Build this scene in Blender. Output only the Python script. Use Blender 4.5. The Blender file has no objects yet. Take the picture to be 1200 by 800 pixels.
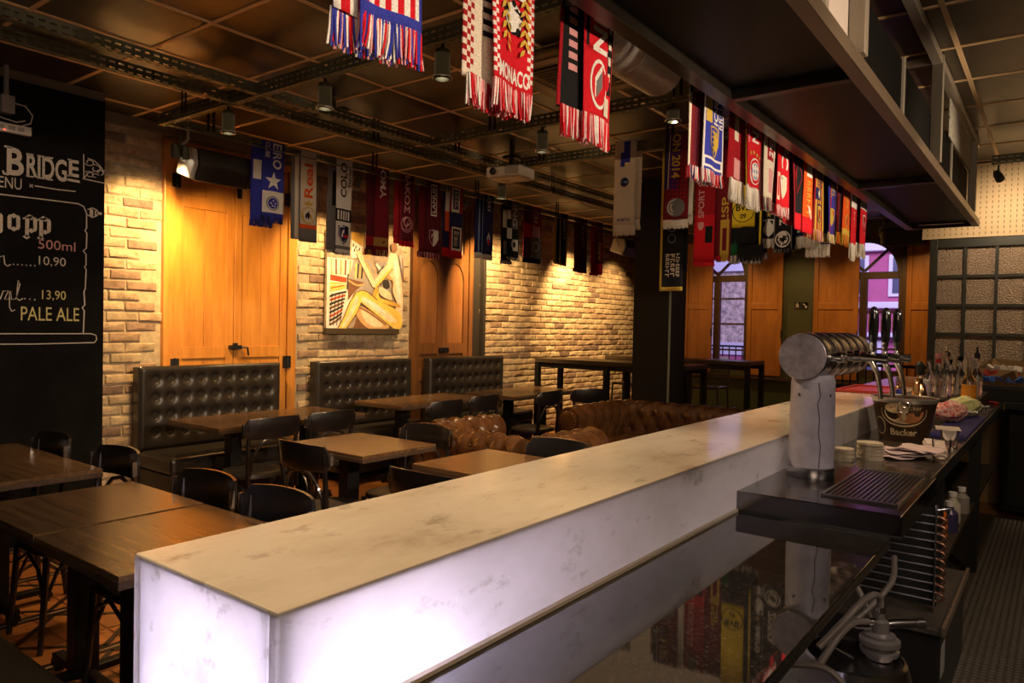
import bpy, bmesh, math, random
from mathutils import Vector, Matrix
random.seed(7)
SC = bpy.context.scene
COLL = SC.collection
PI = math.pi
R = math.radians

# ------------------------------------------------------------------ camera
def make_camera():
    yaw, pitch, roll = R(37.0967), R(-1.23536), R(1.19528)
    fw = Vector((-math.sin(yaw)*math.cos(pitch), math.cos(yaw)*math.cos(pitch), math.sin(pitch)))
    r0 = Vector((math.cos(yaw), math.sin(yaw), 0)); u0 = r0.cross(fw)
    r = r0*math.cos(roll)+u0*math.sin(roll); u = -r0*math.sin(roll)+u0*math.cos(roll)
    m = Matrix(((r.x, u.x, -fw.x, 0), (r.y, u.y, -fw.y, 0), (r.z, u.z, -fw.z, 1.5), (0, 0, 0, 1)))
    c = bpy.data.cameras.new('camera'); c.sensor_width = 36; c.lens = 854.656*36/1200
    c.clip_start = 0.05; c.clip_end = 200
    o = bpy.data.objects.new('camera', c); o.matrix_world = m; COLL.objects.link(o); SC.camera = o
make_camera()

# ------------------------------------------------------------------ world, exposure
SC.view_settings.view_transform = 'Standard'
SC.view_settings.look = 'None'
SC.view_settings.gamma = 1.0
SC.view_settings.use_curve_mapping = False
SC.view_settings.exposure = 0.65
W = bpy.data.worlds.new('dusk_sky'); SC.world = W; W.use_nodes = True
W.node_tree.nodes['Background'].inputs[0].default_value = (0.42, 0.36, 0.85, 1)
W.node_tree.nodes['Background'].inputs[1].default_value = 0.55

WARM = (1.0, 0.60, 0.24)
def spot(loc, aim, power, size=60, col=WARM, rad=0.03, blend=0.6):
    l = bpy.data.lights.new('spot_light', 'SPOT'); l.energy = power; l.color = col
    l.spot_size = R(size); l.spot_blend = blend; l.shadow_soft_size = rad
    o = bpy.data.objects.new('spot_light', l); COLL.objects.link(o); o.location = loc
    o.rotation_euler = (Vector(aim)-Vector(loc)).to_track_quat('-Z', 'Y').to_euler()
    return o
def area(loc, aim, power, sx, sy, col):
    l = bpy.data.lights.new('area_light', 'AREA'); l.energy = power; l.color = col
    l.shape = 'RECTANGLE'; l.size = sx; l.size_y = sy
    o = bpy.data.objects.new('area_light', l); COLL.objects.link(o); o.location = loc
    o.rotation_euler = (Vector(aim)-Vector(loc)).to_track_quat('-Z', 'Y').to_euler()
    return o
def point(loc, power, col, rad=0.03):
    l = bpy.data.lights.new('point_light', 'POINT'); l.energy = power; l.color = col; l.shadow_soft_size = rad
    o = bpy.data.objects.new('point_light', l); COLL.objects.link(o); o.location = loc
    return o
# accent spots on the wall rail, washing the brick wall
for y, p, ay in ((4.42, 95, 4.55), (5.70, 70, 5.5), (6.66, 215, 7.25), (8.72, 230, 9.1), (10.2, 60, 10.3)):
    spot((-5.12, y, 2.68), (-5.8, ay, 1.65), p, 95, (1.0, 0.60, 0.24), 0.025, 0.8)
spot((-5.16, 2.76, 2.66), (-5.8, 2.85, 1.9), 105, 95, (1.0, 0.60, 0.24), 0.025, 0.8)
spot((-5.10, 2.86, 2.50), (-5.8, 3.50, 1.65), 78, 100, (1.0, 0.58, 0.20), 0.025, 0.8)
# can spots under the ceiling beams shining straight down
for x, y, p in ((-4.25, 2.6, 45), (-3.3, 2.6, 55), (-2.42, 2.6, 60), (-4.2, 5.35, 40), (-2.85, 4.1, 60)):
    spot((x, y, 2.66), (x, y, 0), p, 80, (1.0, 0.60, 0.27), 0.03, 0.7)
spot((-1.9, 4.08, 2.74), (-1.8, 5.0, 2.15), 15, 75, (1.0, 0.72, 0.45), 0.03, 0.8)  # extra spot, added to brighten the mid-room scarf row
# spots on the beams aimed at the bar top
for x, y, ty, p in ((-2.3, 0.9, 0.85, 145), (-2.3, 2.2, 2.1, 125), (-2.2, 3.9, 3.7, 115), (-2.1, 5.6, 5.4, 110)):
    spot((x, y, 2.78), (-1.02, ty, 1.1), p, 50, (1.0, 0.70, 0.40), 0.03, 0.8)
# unseen spots above the bartender aisle, added to light the scarves, tower and shelf
for x, y, tx, ty, tz, p in ((1.0, 1.2, -1.15, 1.6, 2.3, 135), (1.1, 2.9, -1.15, 3.2, 2.3, 160), (1.1, 4.6, -1.15, 4.9, 2.3, 165)):
    spot((x, y, 2.27), (tx, ty, tz), p, 66, (1.0, 0.74, 0.50), 0.04, 0.6)
spot((0.25, 1.3, 2.75), (-.70, 2.8, 1.15), 27, 40, (1.0, 0.86, 0.78), 0.05, 0.8)  # added to lift the beer tower, no fixture
spot((0.45, 7.1, 2.72), (0.40, 7.8, 2.1), 26, 140, (1.0, 0.70, 0.38), 0.03, 0.9)  # second pegboard wash, added without a lamp
spot((-0.42, 7.1, 2.74), (-0.30, 7.8, 2.2), 25, 140, (1.0, 0.76, 0.50), 0.03, 0.9)
spot((0.55, 3.6, 2.9), (-0.6, 4.6, 0.9), 55, 80, (1.0, 0.74, 0.48), 0.05, 0.8)
spot((1.0, 2.3, 2.27), (-0.42, 3.0, 0.45), 30, 45, (1.0, 0.80, 0.62), 0.04, 0.8)  # added to brighten the keg coupler below the counter
# warm lamps washing the window wall shutters
for x in (-4.2, -3.2, -2.2, -1.5):
    spot((x, 10.2, 2.85), (x, 11.3, 1.5), 26, 80, (1.0, 0.58, 0.20), 0.04, 0.8)
# added soft fill, no lamps in these spots
area((-3.2, 3.6, 2.80), (-3.2, 3.6, 0), 9, 3.5, 6.0, (1.0, 0.62, 0.32))
area((0.9, 0.0, 2.5), (-4.0, 5.0, 1.6), 16, 1.4, 0.8, (1.0, 0.72, 0.48))
# LED tubes inside the backlit stone bar
point((-0.97, 0.80, 0.80), 27, (0.76, 0.71, 1.0), 0.05)
area((-1.05, 2.0, 0.55), (-1.05, 2.0, 1.2), 6.5, 0.12, 2.6, (1.0, 0.84, 0.80))

# ------------------------------------------------------------------ materials
MATS = {}
def _new(name):
    m = bpy.data.materials.new(name); m.use_nodes = True
    nt = m.node_tree; return m, nt, nt.nodes['Principled BSDF']
def _coord(nt, scale, kind='Object'):
    tc = nt.nodes.new('ShaderNodeTexCoord'); mp = nt.nodes.new('ShaderNodeMapping')
    mp.inputs['Scale'].default_value = scale; nt.links.new(tc.outputs[kind], mp.inputs[0]); return mp
def _noise(nt, mp, scale, detail=4, rough=0.6):
    n = nt.nodes.new('ShaderNodeTexNoise'); n.inputs['Scale'].default_value = scale
    n.inputs['Detail'].default_value = detail; n.inputs['Roughness'].default_value = rough
    nt.links.new(mp.outputs[0], n.inputs['Vector']); return n
def _ramp(nt, fac, stops):
    r = nt.nodes.new('ShaderNodeValToRGB'); e = r.color_ramp.elements
    while len(e) < len(stops): e.new(0.5)
    for k, (p, c) in enumerate(stops): e[k].position = p; e[k].color = (*c, 1)
    nt.links.new(fac, r.inputs[0]); return r
def _bump(nt, b, h, strength, dist=0.01):
    bn = nt.nodes.new('ShaderNodeBump'); bn.inputs['Strength'].default_value = strength
    bn.inputs['Distance'].default_value = dist
    nt.links.new(h, bn.inputs['Height']); nt.links.new(bn.outputs[0], b.inputs['Normal'])
def plain(name, col, rough=0.5, metal=0.0, noise=0.0, nscale=20, bump=0.0, spec=None, emit=0, coat=0, trans=0, ior=None, sheen=0):
    if name in MATS: return MATS[name]
    m, nt, b = _new(name)
    b.inputs['Base Color'].default_value = (*col, 1); b.inputs['Roughness'].default_value = rough
    b.inputs['Metallic'].default_value = metal
    if spec is not None: b.inputs['Specular IOR Level'].default_value = spec
    if coat: b.inputs['Coat Weight'].default_value = coat
    if trans: b.inputs['Transmission Weight'].default_value = trans
    if ior: b.inputs['IOR'].default_value = ior
    if sheen: b.inputs['Sheen Weight'].default_value = sheen
    if emit:
        b.inputs['Emission Color'].default_value = (*col, 1); b.inputs['Emission Strength'].default_value = emit
    if noise or bump:
        n = _noise(nt, _coord(nt, (1, 1, 1)), nscale)
        if noise:
            r = _ramp(nt, n.outputs[0], [(0.3, tuple(c*(1-noise) for c in col)), (0.7, tuple(min(1, c*(1+noise)) for c in col))])
            nt.links.new(r.outputs[0], b.inputs['Base Color'])
        if bump: _bump(nt, b, n.outputs[0], bump)
    MATS[name] = m; return m
def wood(name, c1, c2, rough=0.4, axis='Y', scale=6, stretch=14, bump=0.08, knots=False, objrand=0.0):
    if name in MATS: return MATS[name]
    m, nt, b = _new(name)
    s = [stretch, stretch, stretch]; s['XYZ'.index(axis)] = 1.0
    mp = _coord(nt, s)
    if objrand:
        oi = nt.nodes.new('ShaderNodeObjectInfo'); vm = nt.nodes.new('ShaderNodeVectorMath'); vm.operation = 'SCALE'
        vm.inputs[0].default_value = (7, 5, 9); nt.links.new(oi.outputs['Random'], vm.inputs['Scale']); nt.links.new(vm.outputs[0], mp.inputs['Location'])
    n = _noise(nt, mp, scale*0.5, 6, 0.65)
    r = _ramp(nt, n.outputs[0], [(0.28, c2), (0.5, tuple((a+d)/2 for a, d in zip(c1, c2))), (0.72, c1)])
    out = r.outputs[0]
    if knots:
        mp2 = _coord(nt, (3, 3, 1.6)); v = nt.nodes.new('ShaderNodeTexVoronoi'); v.inputs['Scale'].default_value = 1.4
        nt.links.new(mp2.outputs[0], v.inputs['Vector'])
        kr = _ramp(nt, v.outputs['Distance'], [(0.03, (0.25, 0.12, 0.05)), (0.13, (1, 1, 1))])
        mx = nt.nodes.new('ShaderNodeMix'); mx.data_type = 'RGBA'; mx.blend_type = 'MULTIPLY'; mx.inputs[0].default_value = 0.8
        nt.links.new(out, mx.inputs[6]); nt.links.new(kr.outputs[0], mx.inputs[7]); out = mx.outputs[2]
    if objrand:
        hv = nt.nodes.new('ShaderNodeHueSaturation'); ma = nt.nodes.new('ShaderNodeMath'); ma.operation = 'MULTIPLY_ADD'
        ma.inputs[1].default_value = objrand*2; ma.inputs[2].default_value = 1-objrand
        nt.links.new(oi.outputs['Random'], ma.inputs[0]); nt.links.new(ma.outputs[0], hv.inputs['Value']); nt.links.new(out, hv.inputs['Color']); out = hv.outputs[0]
    nt.links.new(out, b.inputs['Base Color']); b.inputs['Roughness'].default_value = rough
    if bump: _bump(nt, b, n.outputs[0], bump, 0.004)
    MATS[name] = m; return m
def fabric(col, key=None):
    name = 'knit_%02x%02x%02x' % tuple(int(min(1, c)*255) for c in col)
    if name in MATS: return MATS[name]
    m, nt, b = _new(name)
    n = _noise(nt, _coord(nt, (1, 1, 1)), 260, 2)
    r = _ramp(nt, n.outputs[0], [(0.35, tuple(c*0.72 for c in col)), (0.65, tuple(min(1, c*1.12) for c in col))])
    nt.links.new(r.outputs[0], b.inputs['Base Color']); b.inputs['Roughness'].default_value = 0.95
    b.inputs['Specular IOR Level'].default_value = 0.15
    _bump(nt, b, n.outputs[0], 0.35, 0.002)
    MATS[name] = m; return m
def brick_mat():
    m, nt, b = _new('old_brick')
    g = nt.nodes.new('ShaderNodeNewGeometry'); oi = nt.nodes.new('ShaderNodeObjectInfo')
    ad = nt.nodes.new('ShaderNodeMath'); nt.links.new(g.outputs['Random Per Island'], ad.inputs[0]); nt.links.new(oi.outputs['Random'], ad.inputs[1])
    fr = nt.nodes.new('ShaderNodeMath'); fr.operation = 'FRACT'; nt.links.new(ad.outputs[0], fr.inputs[0])
    r = _ramp(nt, fr.outputs[0], [(0.0, (0.38, 0.29, 0.18)), (0.3, (0.54, 0.43, 0.27)), (0.62, (0.46, 0.34, 0.21)), (0.84, (0.34, 0.23, 0.145)), (0.97, (0.20, 0.135, 0.10))])
    mp = _coord(nt, (1, 1, 1), 'Generated'); 
    tc = nt.nodes.new('ShaderNodeTexCoord'); vm = nt.nodes.new('ShaderNodeVectorMath'); vm.operation = 'ADD'
    nt.links.new(g.outputs['Position'], vm.inputs[0]); n = nt.nodes.new('ShaderNodeTexNoise'); n.inputs['Scale'].default_value = 16; n.inputs['Detail'].default_value = 6; n.inputs['Roughness'].default_value = 0.7
    nt.links.new(vm.outputs[0], n.inputs['Vector'])
    sp = _ramp(nt, n.outputs[0], [(0.30, (0.45, 0.40, 0.36)), (0.55, (1, 1, 1)), (0.75, (1.15, 1.12, 1.05))])
    mx = nt.nodes.new('ShaderNodeMix'); mx.data_type = 'RGBA'; mx.blend_type = 'MULTIPLY'; mx.inputs[0].default_value = 0.85
    nt.links.new(r.outputs[0], mx.inputs[6]); nt.links.new(sp.outputs[0], mx.inputs[7]); nt.links.new(mx.outputs[2], b.inputs['Base Color'])
    b.inputs['Roughness'].default_value = 0.9; _bump(nt, b, n.outputs[0], 0.6, 0.012)
    return m
BRICK = brick_mat()
MORTAR = plain('mortar', (0.38, 0.31, 0.21), 0.95, noise=0.2, nscale=30, bump=0.5)
TABLE = wood('table_walnut', (0.21, 0.125, 0.062), (0.055, 0.030, 0.015), 0.24, 'X', 4, 18, 0.03)
TABLE_EDGE = wood('table_edge_ply', (0.12, 0.075, 0.05), (0.03, 0.02, 0.012), 0.4, 'X', 4, 30, 0.03)
CHAIRW = plain('black_lacquer', (0.012, 0.010, 0.010), 0.28, coat=0.4)
CHAIRB = plain('blue_black_lacquer', (0.016, 0.017, 0.024), 0.3, coat=0.4)
SEATV = plain('black_vinyl', (0.030, 0.027, 0.024), 0.38, noise=0.15, nscale=60, bump=0.05)
BENCHV = plain('charcoal_leatherette', (0.024, 0.020, 0.017), 0.28, noise=0.12, nscale=50, bump=0.04)
IRON = plain('black_iron', (0.010, 0.010, 0.010), 0.45, 0.3)
BEAM = plain('olive_slotted_steel', (0.15, 0.155, 0.095), 0.55, 0.3, noise=0.2, nscale=30)
CHROME = plain('chrome', (0.78, 0.76, 0.74), 0.12, 1.0)
STEEL = plain('brushed_steel', (0.40, 0.39, 0.40), 0.24, 1.0, noise=0.08, nscale=40)
DARKSTEEL = plain('dark_stainless', (0.20, 0.19, 0.20), 0.16, 1.0, noise=0.15, nscale=15)
BLACK = plain('matt_black', (0.008, 0.008, 0.008), 0.6)
GLOSSB = plain('gloss_black', (0.008, 0.007, 0.007), 0.12)
GREY = plain('grey_plastic', (0.30, 0.29, 0.28), 0.5)
WHITEP = plain('white_plastic', (0.62, 0.60, 0.57), 0.45)
DOORW = wood('honey_door_wood', (0.62, 0.28, 0.055), (0.38, 0.14, 0.022), 0.30, 'Z', 3, 9, 0.06)
DOORD = wood('dark_door_wood', (0.22, 0.095, 0.03), (0.11, 0.045, 0.014), 0.28, 'Z', 3, 9, 0.05)
SHUTTER = wood('orange_pine', (0.46, 0.18, 0.035), (0.24, 0.08, 0.014), 0.35, 'Z', 3, 6, 0.05, knots=True)
CASING = wood('dark_casing_wood', (0.09, 0.045, 0.02), (0.04, 0.02, 0.01), 0.4, 'Z', 4, 8)
OLIVE = plain('olive_paint', (0.060, 0.062, 0.022), 0.6, noise=0.1, nscale=5)
CHALKB = plain('chalkboard_black', (0.007, 0.0065, 0.006), 0.9, noise=0.35, nscale=4, spec=.15)
CHALK = plain('white_chalk', (0.62, 0.56, 0.50), 1.0, noise=0.3, nscale=160)
CHALKR = plain('pink_chalk', (0.62, 0.32, 0.30), 1.0, noise=0.3, nscale=160)
CHALKY = plain('yellow_chalk', (0.66, 0.58, 0.25), 1.0, noise=0.3, nscale=160)
PLASTER = plain('dark_plaster', (0.16, 0.13, 0.10), 0.8, noise=0.1, nscale=5)
PILLAR = plain('pillar_dark', (0.011, 0.009, 0.0055), 0.7, spec=.3)
RUBBER = None
GLASS = plain('clear_glass', (1, 1, 1), 0.02, trans=1.0, ior=1.45)
JUICE = plain('orange_juice', (0.85, 0.36, 0.02), 0.3)
TILE_C = plain('dark_ceiling_board', (0.040, 0.029, 0.018), 0.34, noise=0.45, nscale=7, bump=0.05)
TBAR = plain('tan_ceiling_bar', (0.72, 0.50, 0.27), 0.5)
# ------------------------------------------------------------------ mesh building helpers
class MB:
    def __init__(s): s.v = []; s.f = []; s.m = []
    def add(s, verts, faces, mi=0):
        o = len(s.v); s.v += [tuple(p) for p in verts]
        for f in faces: s.f.append(tuple(i+o for i in f)); s.m.append(mi)
        return s
    def box(s, x0, x1, y0, y1, z0, z1, mi=0):
        return s.add([(x, y, z) for z in (z0, z1) for y in (y0, y1) for x in (x0, x1)],
                     [(0, 2, 3, 1), (4, 5, 7, 6), (0, 1, 5, 4), (2, 6, 7, 3), (0, 4, 6, 2), (1, 3, 7, 5)], mi)
    def obox(s, c, size, M, mi=0):
        b = MB().box(-size[0]/2, size[0]/2, -size[1]/2, size[1]/2, -size[2]/2, size[2]/2)
        return s.add([Vector(c)+M@Vector(p) for p in b.v], b.f, mi)
    def tube(s, pts, r, n=8, mi=0, closed=False, flat=1.0):
        pts = [Vector(p) for p in pts]; N = len(pts); rs = r if isinstance(r, (list, tuple)) else [r]*N
        up = None; rings = []
        for i, p in enumerate(pts):
            if closed: t = (pts[(i+1) % N]-pts[i-1])
            else: t = pts[min(i+1, N-1)]-pts[max(i-1, 0)]
            t.normalize()
            if up is None:
                up = Vector((0, 0, 1)) if abs(t.z) < 0.9 else Vector((1, 0, 0))
            a = t.cross(up)
            if a.length < 1e-6: a = t.orthogonal()
            a.normalize(); b = a.cross(t).normalized(); up = b
            rings.append([p+a*(rs[i]*math.cos(2*PI*k/n))+b*(rs[i]*flat*math.sin(2*PI*k/n)) for k in range(n)])
        V = [q for rg in rings for q in rg]; F = []
        for i in range(N if closed else N-1):
            j = (i+1) % N
            for k in range(n): F.append((i*n+k, i*n+(k+1) % n, j*n+(k+1) % n, j*n+k))
        if not closed: F.append(tuple(range(n-1, -1, -1))); F.append(tuple((N-1)*n+k for k in range(n)))
        return s.add(V, F, mi)
    def lathe(s, prof, n=24, c=(0, 0, 0), M=None, mi=0, cap=True):
        V = []; F = []
        for r_, z in prof:
            for k in range(n):
                p = Vector((r_*math.cos(2*PI*k/n), r_*math.sin(2*PI*k/n), z))
                if M: p = M@p
                V.append(Vector(c)+p)
        for i in range(len(prof)-1):
            for k in range(n): F.append((i*n+k, i*n+(k+1) % n, (i+1)*n+(k+1) % n, (i+1)*n+k))
        if cap:
            if prof[0][0] > 1e-5: F.append(tuple(range(n-1, -1, -1)))
            if prof[-1][0] > 1e-5: F.append(tuple((len(prof)-1)*n+k for k in range(n)))
        return s.add(V, F, mi)
    def prism(s, poly, fn, d0, d1, mi=0):
        n = len(poly); V = [fn(a, b, d0) for a, b in poly]+[fn(a, b, d1) for a, b in poly]
        F = [tuple(range(n-1, -1, -1)), tuple(range(n, 2*n))]+[(k, (k+1) % n, n+(k+1) % n, n+k) for k in range(n)]
        return s.add(V, F, mi)
    def grid(s, fn, nu, nv, mi=0, mfn=None):
        V = [fn(i/nu, j/nv) for j in range(nv+1) for i in range(nu+1)]; o = len(s.v); s.v += [tuple(p) for p in V]
        for j in range(nv):
            for i in range(nu):
                a = o+j*(nu+1)+i; s.f.append((a, a+1, a+nu+2, a+nu+1)); s.m.append(mfn((i+.5)/nu, (j+.5)/nv) if mfn else mi)
        return s
    def merge(s, o, M=None):
        return s._mg(o, M)
    def _mg(s, o, M):
        k = len(s.v); s.v += [tuple(M@Vector(p)) if M else p for p in o.v]
        s.f += [tuple(i+k for i in f) for f in o.f]; s.m += o.m; return s
    def mesh(s, name, mats, smooth=None):
        me = bpy.data.meshes.new(name); me.from_pydata(s.v, [], s.f)
        for m in (mats if isinstance(mats, (list, tuple)) else [mats]): me.materials.append(m)
        if any(s.m): me.polygons.foreach_set('material_index', s.m)
        me.update()
        if smooth:
            me.polygons.foreach_set('use_smooth', [True]*len(me.polygons)); me.set_sharp_from_angle(angle=R(smooth))
        return me
    def build(s, name, mats, parent=None, smooth=40, bevel=0, loc=None):
        o = bpy.data.objects.new(name, s.mesh(name, mats, smooth)); COLL.objects.link(o)
        if parent: o.parent = parent
        if loc: o.location = loc
        if bevel:
            b = o.modifiers.new('bevel', 'BEVEL'); b.width = bevel; b.segments = 2; b.limit_method = 'ANGLE'
        return o
def tag(o, label=None, cat=None, group=None, kind=None):
    if label: o['label'] = label
    if cat: o['category'] = cat
    if group: o['group'] = group
    if kind: o['kind'] = kind
    return o
def thing(name, label, cat, loc=(0, 0, 0), rz=0, group=None):
    o = bpy.data.objects.new(name, None); COLL.objects.link(o); o.location = loc; o.rotation_euler = (0, 0, rz)
    o.empty_display_size = 0.05
    return tag(o, label, cat, group)
def struct(name, mb, mats, label=None, smooth=40, bevel=0):
    o = mb.build(name, mats, None, smooth, bevel); o['kind'] = 'structure'
    if label: o['label'] = label
    return o
def sempty(name, label=None, loc=(0, 0, 0)):
    o = bpy.data.objects.new(name, None); COLL.objects.link(o); o.location = loc; o['kind'] = 'structure'
    if label: o['label'] = label
    return o
def dup(root, loc, rz, label=None, group=None):
    r = root.copy(); COLL.objects.link(r); r.location = loc; r.rotation_euler = (0, 0, rz)
    if label: r['label'] = label
    if group: r['group'] = group
    for ch in list(root.children):
        c = ch.copy(); COLL.objects.link(c); c.parent = r
        for g in list(ch.children):
            d = g.copy(); COLL.objects.link(d); d.parent = c
    return r
def arc(c, r, a0, a1, n, fn):
    return [fn(c[0]+r*math.cos(a0+(a1-a0)*k/n), c[1]+r*math.sin(a0+(a1-a0)*k/n)) for k in range(n+1)]
def smooth_path(pts, k=5, it=4):
    q = []
    for i in range(len(pts)-1):
        for j in range(k): q.append(Vector(pts[i]).lerp(Vector(pts[i+1]), j/k))
    q.append(Vector(pts[-1]))
    for _ in range(it): q = [q[0]]+[(q[i-1]+q[i]*2+q[i+1])/4 for i in range(1, len(q)-1)]+[q[-1]]
    return q
RX = lambda a: Matrix.Rotation(a, 3, 'X')
RY = lambda a: Matrix.Rotation(a, 3, 'Y')
RZ = lambda a: Matrix.Rotation(a, 3, 'Z')

# lettering: outlines of the built-in font turned into flat meshes once, while the scene is small
_TXT = {}
def text_geo(body, bold=0.0):
    k = (body, bold)
    if k in _TXT: return _TXT[k]
    c = bpy.data.curves.new('lettering', 'FONT'); c.body = body; c.size = 1; c.offset = bold; c.resolution_u = 3
    o = bpy.data.objects.new('lettering', c)
    me = bpy.data.meshes.new_from_object(o) if False else None
    COLL.objects.link(o); bpy.context.view_layer.update()
    dg = bpy.context.evaluated_depsgraph_get(); e = o.evaluated_get(dg); me = e.to_mesh()
    V = [(v.co.x, v.co.y) for v in me.vertices]; F = [tuple(p.vertices) for p in me.polygons]
    e.to_mesh_clear(); bpy.data.objects.remove(o)
    if V:
        x0 = min(p[0] for p in V); x1 = max(p[0] for p in V); y0 = min(p[1] for p in V); y1 = max(p[1] for p in V)
        V = [((a-x0)/(x1-x0 or 1), (b-y0)/(y1-y0 or 1)) for a, b in V]; asp = (x1-x0)/((y1-y0) or 1)
    else: asp = 1
    _TXT[k] = (V, F, asp); return _TXT[k]
for _b in ('EIRO CLUBE Real COLO Eterno OMA IAKOΣ LANUS 1957 ING CH NI MONACO EN FC BI SPORT,LISI LISP IND BVB 09 neiro ZORYA HAMBURG,SV PORTO ON,2014 Backer etcker BRIDGE MENU 500ml 10,90 13,90 PALE,ALE IORS').split():
    for _w in (0.0, 0.025): text_geo(_b.replace(',', ' ') if _b not in ('10,90', '13,90') else _b, _w)
def put_text(mb, body, x0, y0, w, h, fn, mi=0, bold=0.0):
    if body[0] == '~':      # lettering too blurred to read in the photograph: unreadable strokes only
        n = int(body[1:]); rr = random.Random(n*7+3)
        for k in range(n):
            a = x0+w*(k+.12)/n; b = x0+w*(k+.82)/n; t_ = (b-a)*.3
            bars = [(a, a+t_, y0, y0+h)]
            if rr.random() < .7: bars.append((a+t_, b, y0+h*.8, y0+h))
            if rr.random() < .6: bars.append((a+t_, b, y0+h*.4, y0+h*.58))
            if rr.random() < .5: bars.append((b-t_, b, y0, y0+h*.4))
            for p, q, r_, s_ in bars: mb.add([fn(p, r_), fn(q, r_), fn(q, s_), fn(p, s_)], [(0, 1, 2, 3)], mi)
        return
    V, F, _ = text_geo(body, bold); mb.add([fn(x0+a*w, y0+b*h) for a, b in V], F, mi)
def ribbon(mb, pts, w, fn, mi=0):
    """flat stroke along a 2D polyline"""
    n = len(pts); L = []; Rr = []
    for i, p in enumerate(pts):
        a = pts[max(0, i-1)]; b = pts[min(n-1, i+1)]; dx, dy = b[0]-a[0], b[1]-a[1]; l = math.hypot(dx, dy) or 1
        nx, ny = -dy/l*w/2, dx/l*w/2; L.append((p[0]+nx, p[1]+ny)); Rr.append((p[0]-nx, p[1]-ny))
    mb.add([fn(*p) for p in L+Rr], [(i, i+1, n+i+1, n+i) for i in range(n-1)], mi)

# ------------------------------------------------------------------ large structure
FX0, FX1, FY0, FY1, CZ = -5.8, 1.6, -1.5, 11.3, 3.05
FLOORW = wood('orange_parquet', (0.50, 0.21, 0.055), (0.30, 0.105, 0.025), 0.32, 'X', 6, 8, 0.05, objrand=0.25)
FLOORD = plain('dark_inlay', (0.030, 0.018, 0.012), 0.35)
FLOORG = plain('floor_grout', (0.05, 0.03, 0.018), 0.6)
FLOORL = plain('pale_inlay', (0.50, 0.36, 0.22), 0.4)
fl = struct('floor', MB().box(FX0-.2, FX1+.2, FY0-.2, FY1+.2, -0.1, -0.004), [wood('far_parquet', (0.42, 0.17, 0.045), (0.16, 0.06, 0.02), 0.35, 'X', 6, 5, 0.05)], 'orange wooden parquet floor with dark inlaid strips')
struct('trim_5', MB().box(-.845, FX1, FY0, 7.3, -.004, 0), [plain('dark_bar_floor', (.020, .015, .011), .5, noise=.2, nscale=6)], 'dark floor strip on the bartender side of the bar')
def floor_pieces():
    P = 0.62; tm = {}
    def put(nm, key, mb, mats, loc, rz=0):
        if key not in tm: tm[key] = mb.mesh(nm, mats)
        o = bpy.data.objects.new(nm, tm[key]); COLL.objects.link(o); o.parent = fl; o.location = loc; o.rotation_euler = (0, 0, rz)
    s = 0.178
    for i in range(-9, -3):
        for j in range(1, 5):
            x, y = i*P+0.30, j*P-0.02
            for a in range(3):
                for b in range(3):
                    mb = MB(); mb.add([(-s/2, -s/2, -.02), (s/2, -s/2, -.02), (s/2, s/2, -.02), (-s/2, s/2, -.02), (-s/2+.003, -s/2+.003, 0), (s/2-.003, -s/2+.003, 0), (s/2-.003, s/2-.003, 0), (-s/2+.003, s/2-.003, 0)],
                           [(4, 5, 6, 7), (0, 1, 5, 4), (1, 2, 6, 5), (2, 3, 7, 6), (3, 0, 4, 7)])
                    if (a+b) % 2 == 0 or True:
                        put('floor_tile', 't', mb, [FLOORW], (x+.031+s/2+.003+a*.1855, y+.031+s/2+.003+b*.1855, random.uniform(-.0012, 0)), PI/2*((a+b+i+j) % 2))
    put2 = MB()
    for i in range(-9, -2):
        x = i*P+0.30
        for dx, m in ((-.022, 0), (0.0, 1), (.022, 0)):
            MB().box(-.009 if m == 0 else -.004, .009 if m == 0 else .004, 0, 2.5, -.02, .0005).build('floor_strip', [FLOORL if m else FLOORD], fl, None, 0, (x+dx, .6, 0))
    for j in range(1, 6):
        y = j*P-0.02
        for dy, m in ((-.022, 0), (0.0, 1), (.022, 0)):
            MB().box(0, 3.75, -.009 if m == 0 else -.004, .009 if m == 0 else .004, -.02, .0009).build('floor_strip', [FLOORL if m else FLOORD], fl, None, 0, (-5.3, y+dy, 0))
    for i in range(-9, -3):
        for j in range(1, 5):
            cx, cy = (i+.5)*P+.30, (j+.5)*P-.02
            for q in range(4):
                M = RZ(PI/4+q*PI/2); c = M@Vector((0.195, 0, 0))
                MB().box(-.013, .013, -.2, .2, -.01, .0014).build('floor_strip', [FLOORD], fl, None, 0, (cx+c.x, cy+c.y, 0)).rotation_euler = (0, 0, PI/4+q*PI/2)
floor_pieces()
ce = struct('ceiling', MB().box(FX0-.2, FX1+.2, FY0-.2, FY1+.2, CZ+.012, CZ+.12), [BLACK], 'dark panelled suspended ceiling on a tan grid')
def ceiling_pieces():
    me = None; T = 0.62
    xs = [-3.60+T*k for k in range(-3, 9)]; ys = [2.72+T*k for k in range(-6, 14)]
    s = T-.024
    mb = MB().box(-s/2, s/2, -s/2, s/2, 0, .01); me = mb.mesh('ceiling_tile', [TILE_C])
    for x in xs[:-1]:
        for y in ys:
            o = bpy.data.objects.new('ceiling_tile', me); COLL.objects.link(o); o.parent = ce; o.location = (x+T/2, y+T/2, CZ-.001+random.uniform(0, .002))
    s2 = xs[0]-FX0-.012
    for y in ys:
        MB().box(FX0, xs[0]-.012, y+.012, y+T-.012, 0, .01).build('ceiling_tile', [TILE_C], ce, None, 0, (0, 0, CZ))
    for x in xs: MB().box(x-.012, x+.012, FY0, FY1, CZ-.006, CZ+.012).build('ceiling_bar', [TBAR], ce, None)
    for y in ys: MB().box(FX0, FX1, y-.012, y+.012, CZ-.0055, CZ+.012).build('ceiling_bar', [TBAR], ce, None)
ceiling_pieces()
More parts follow.
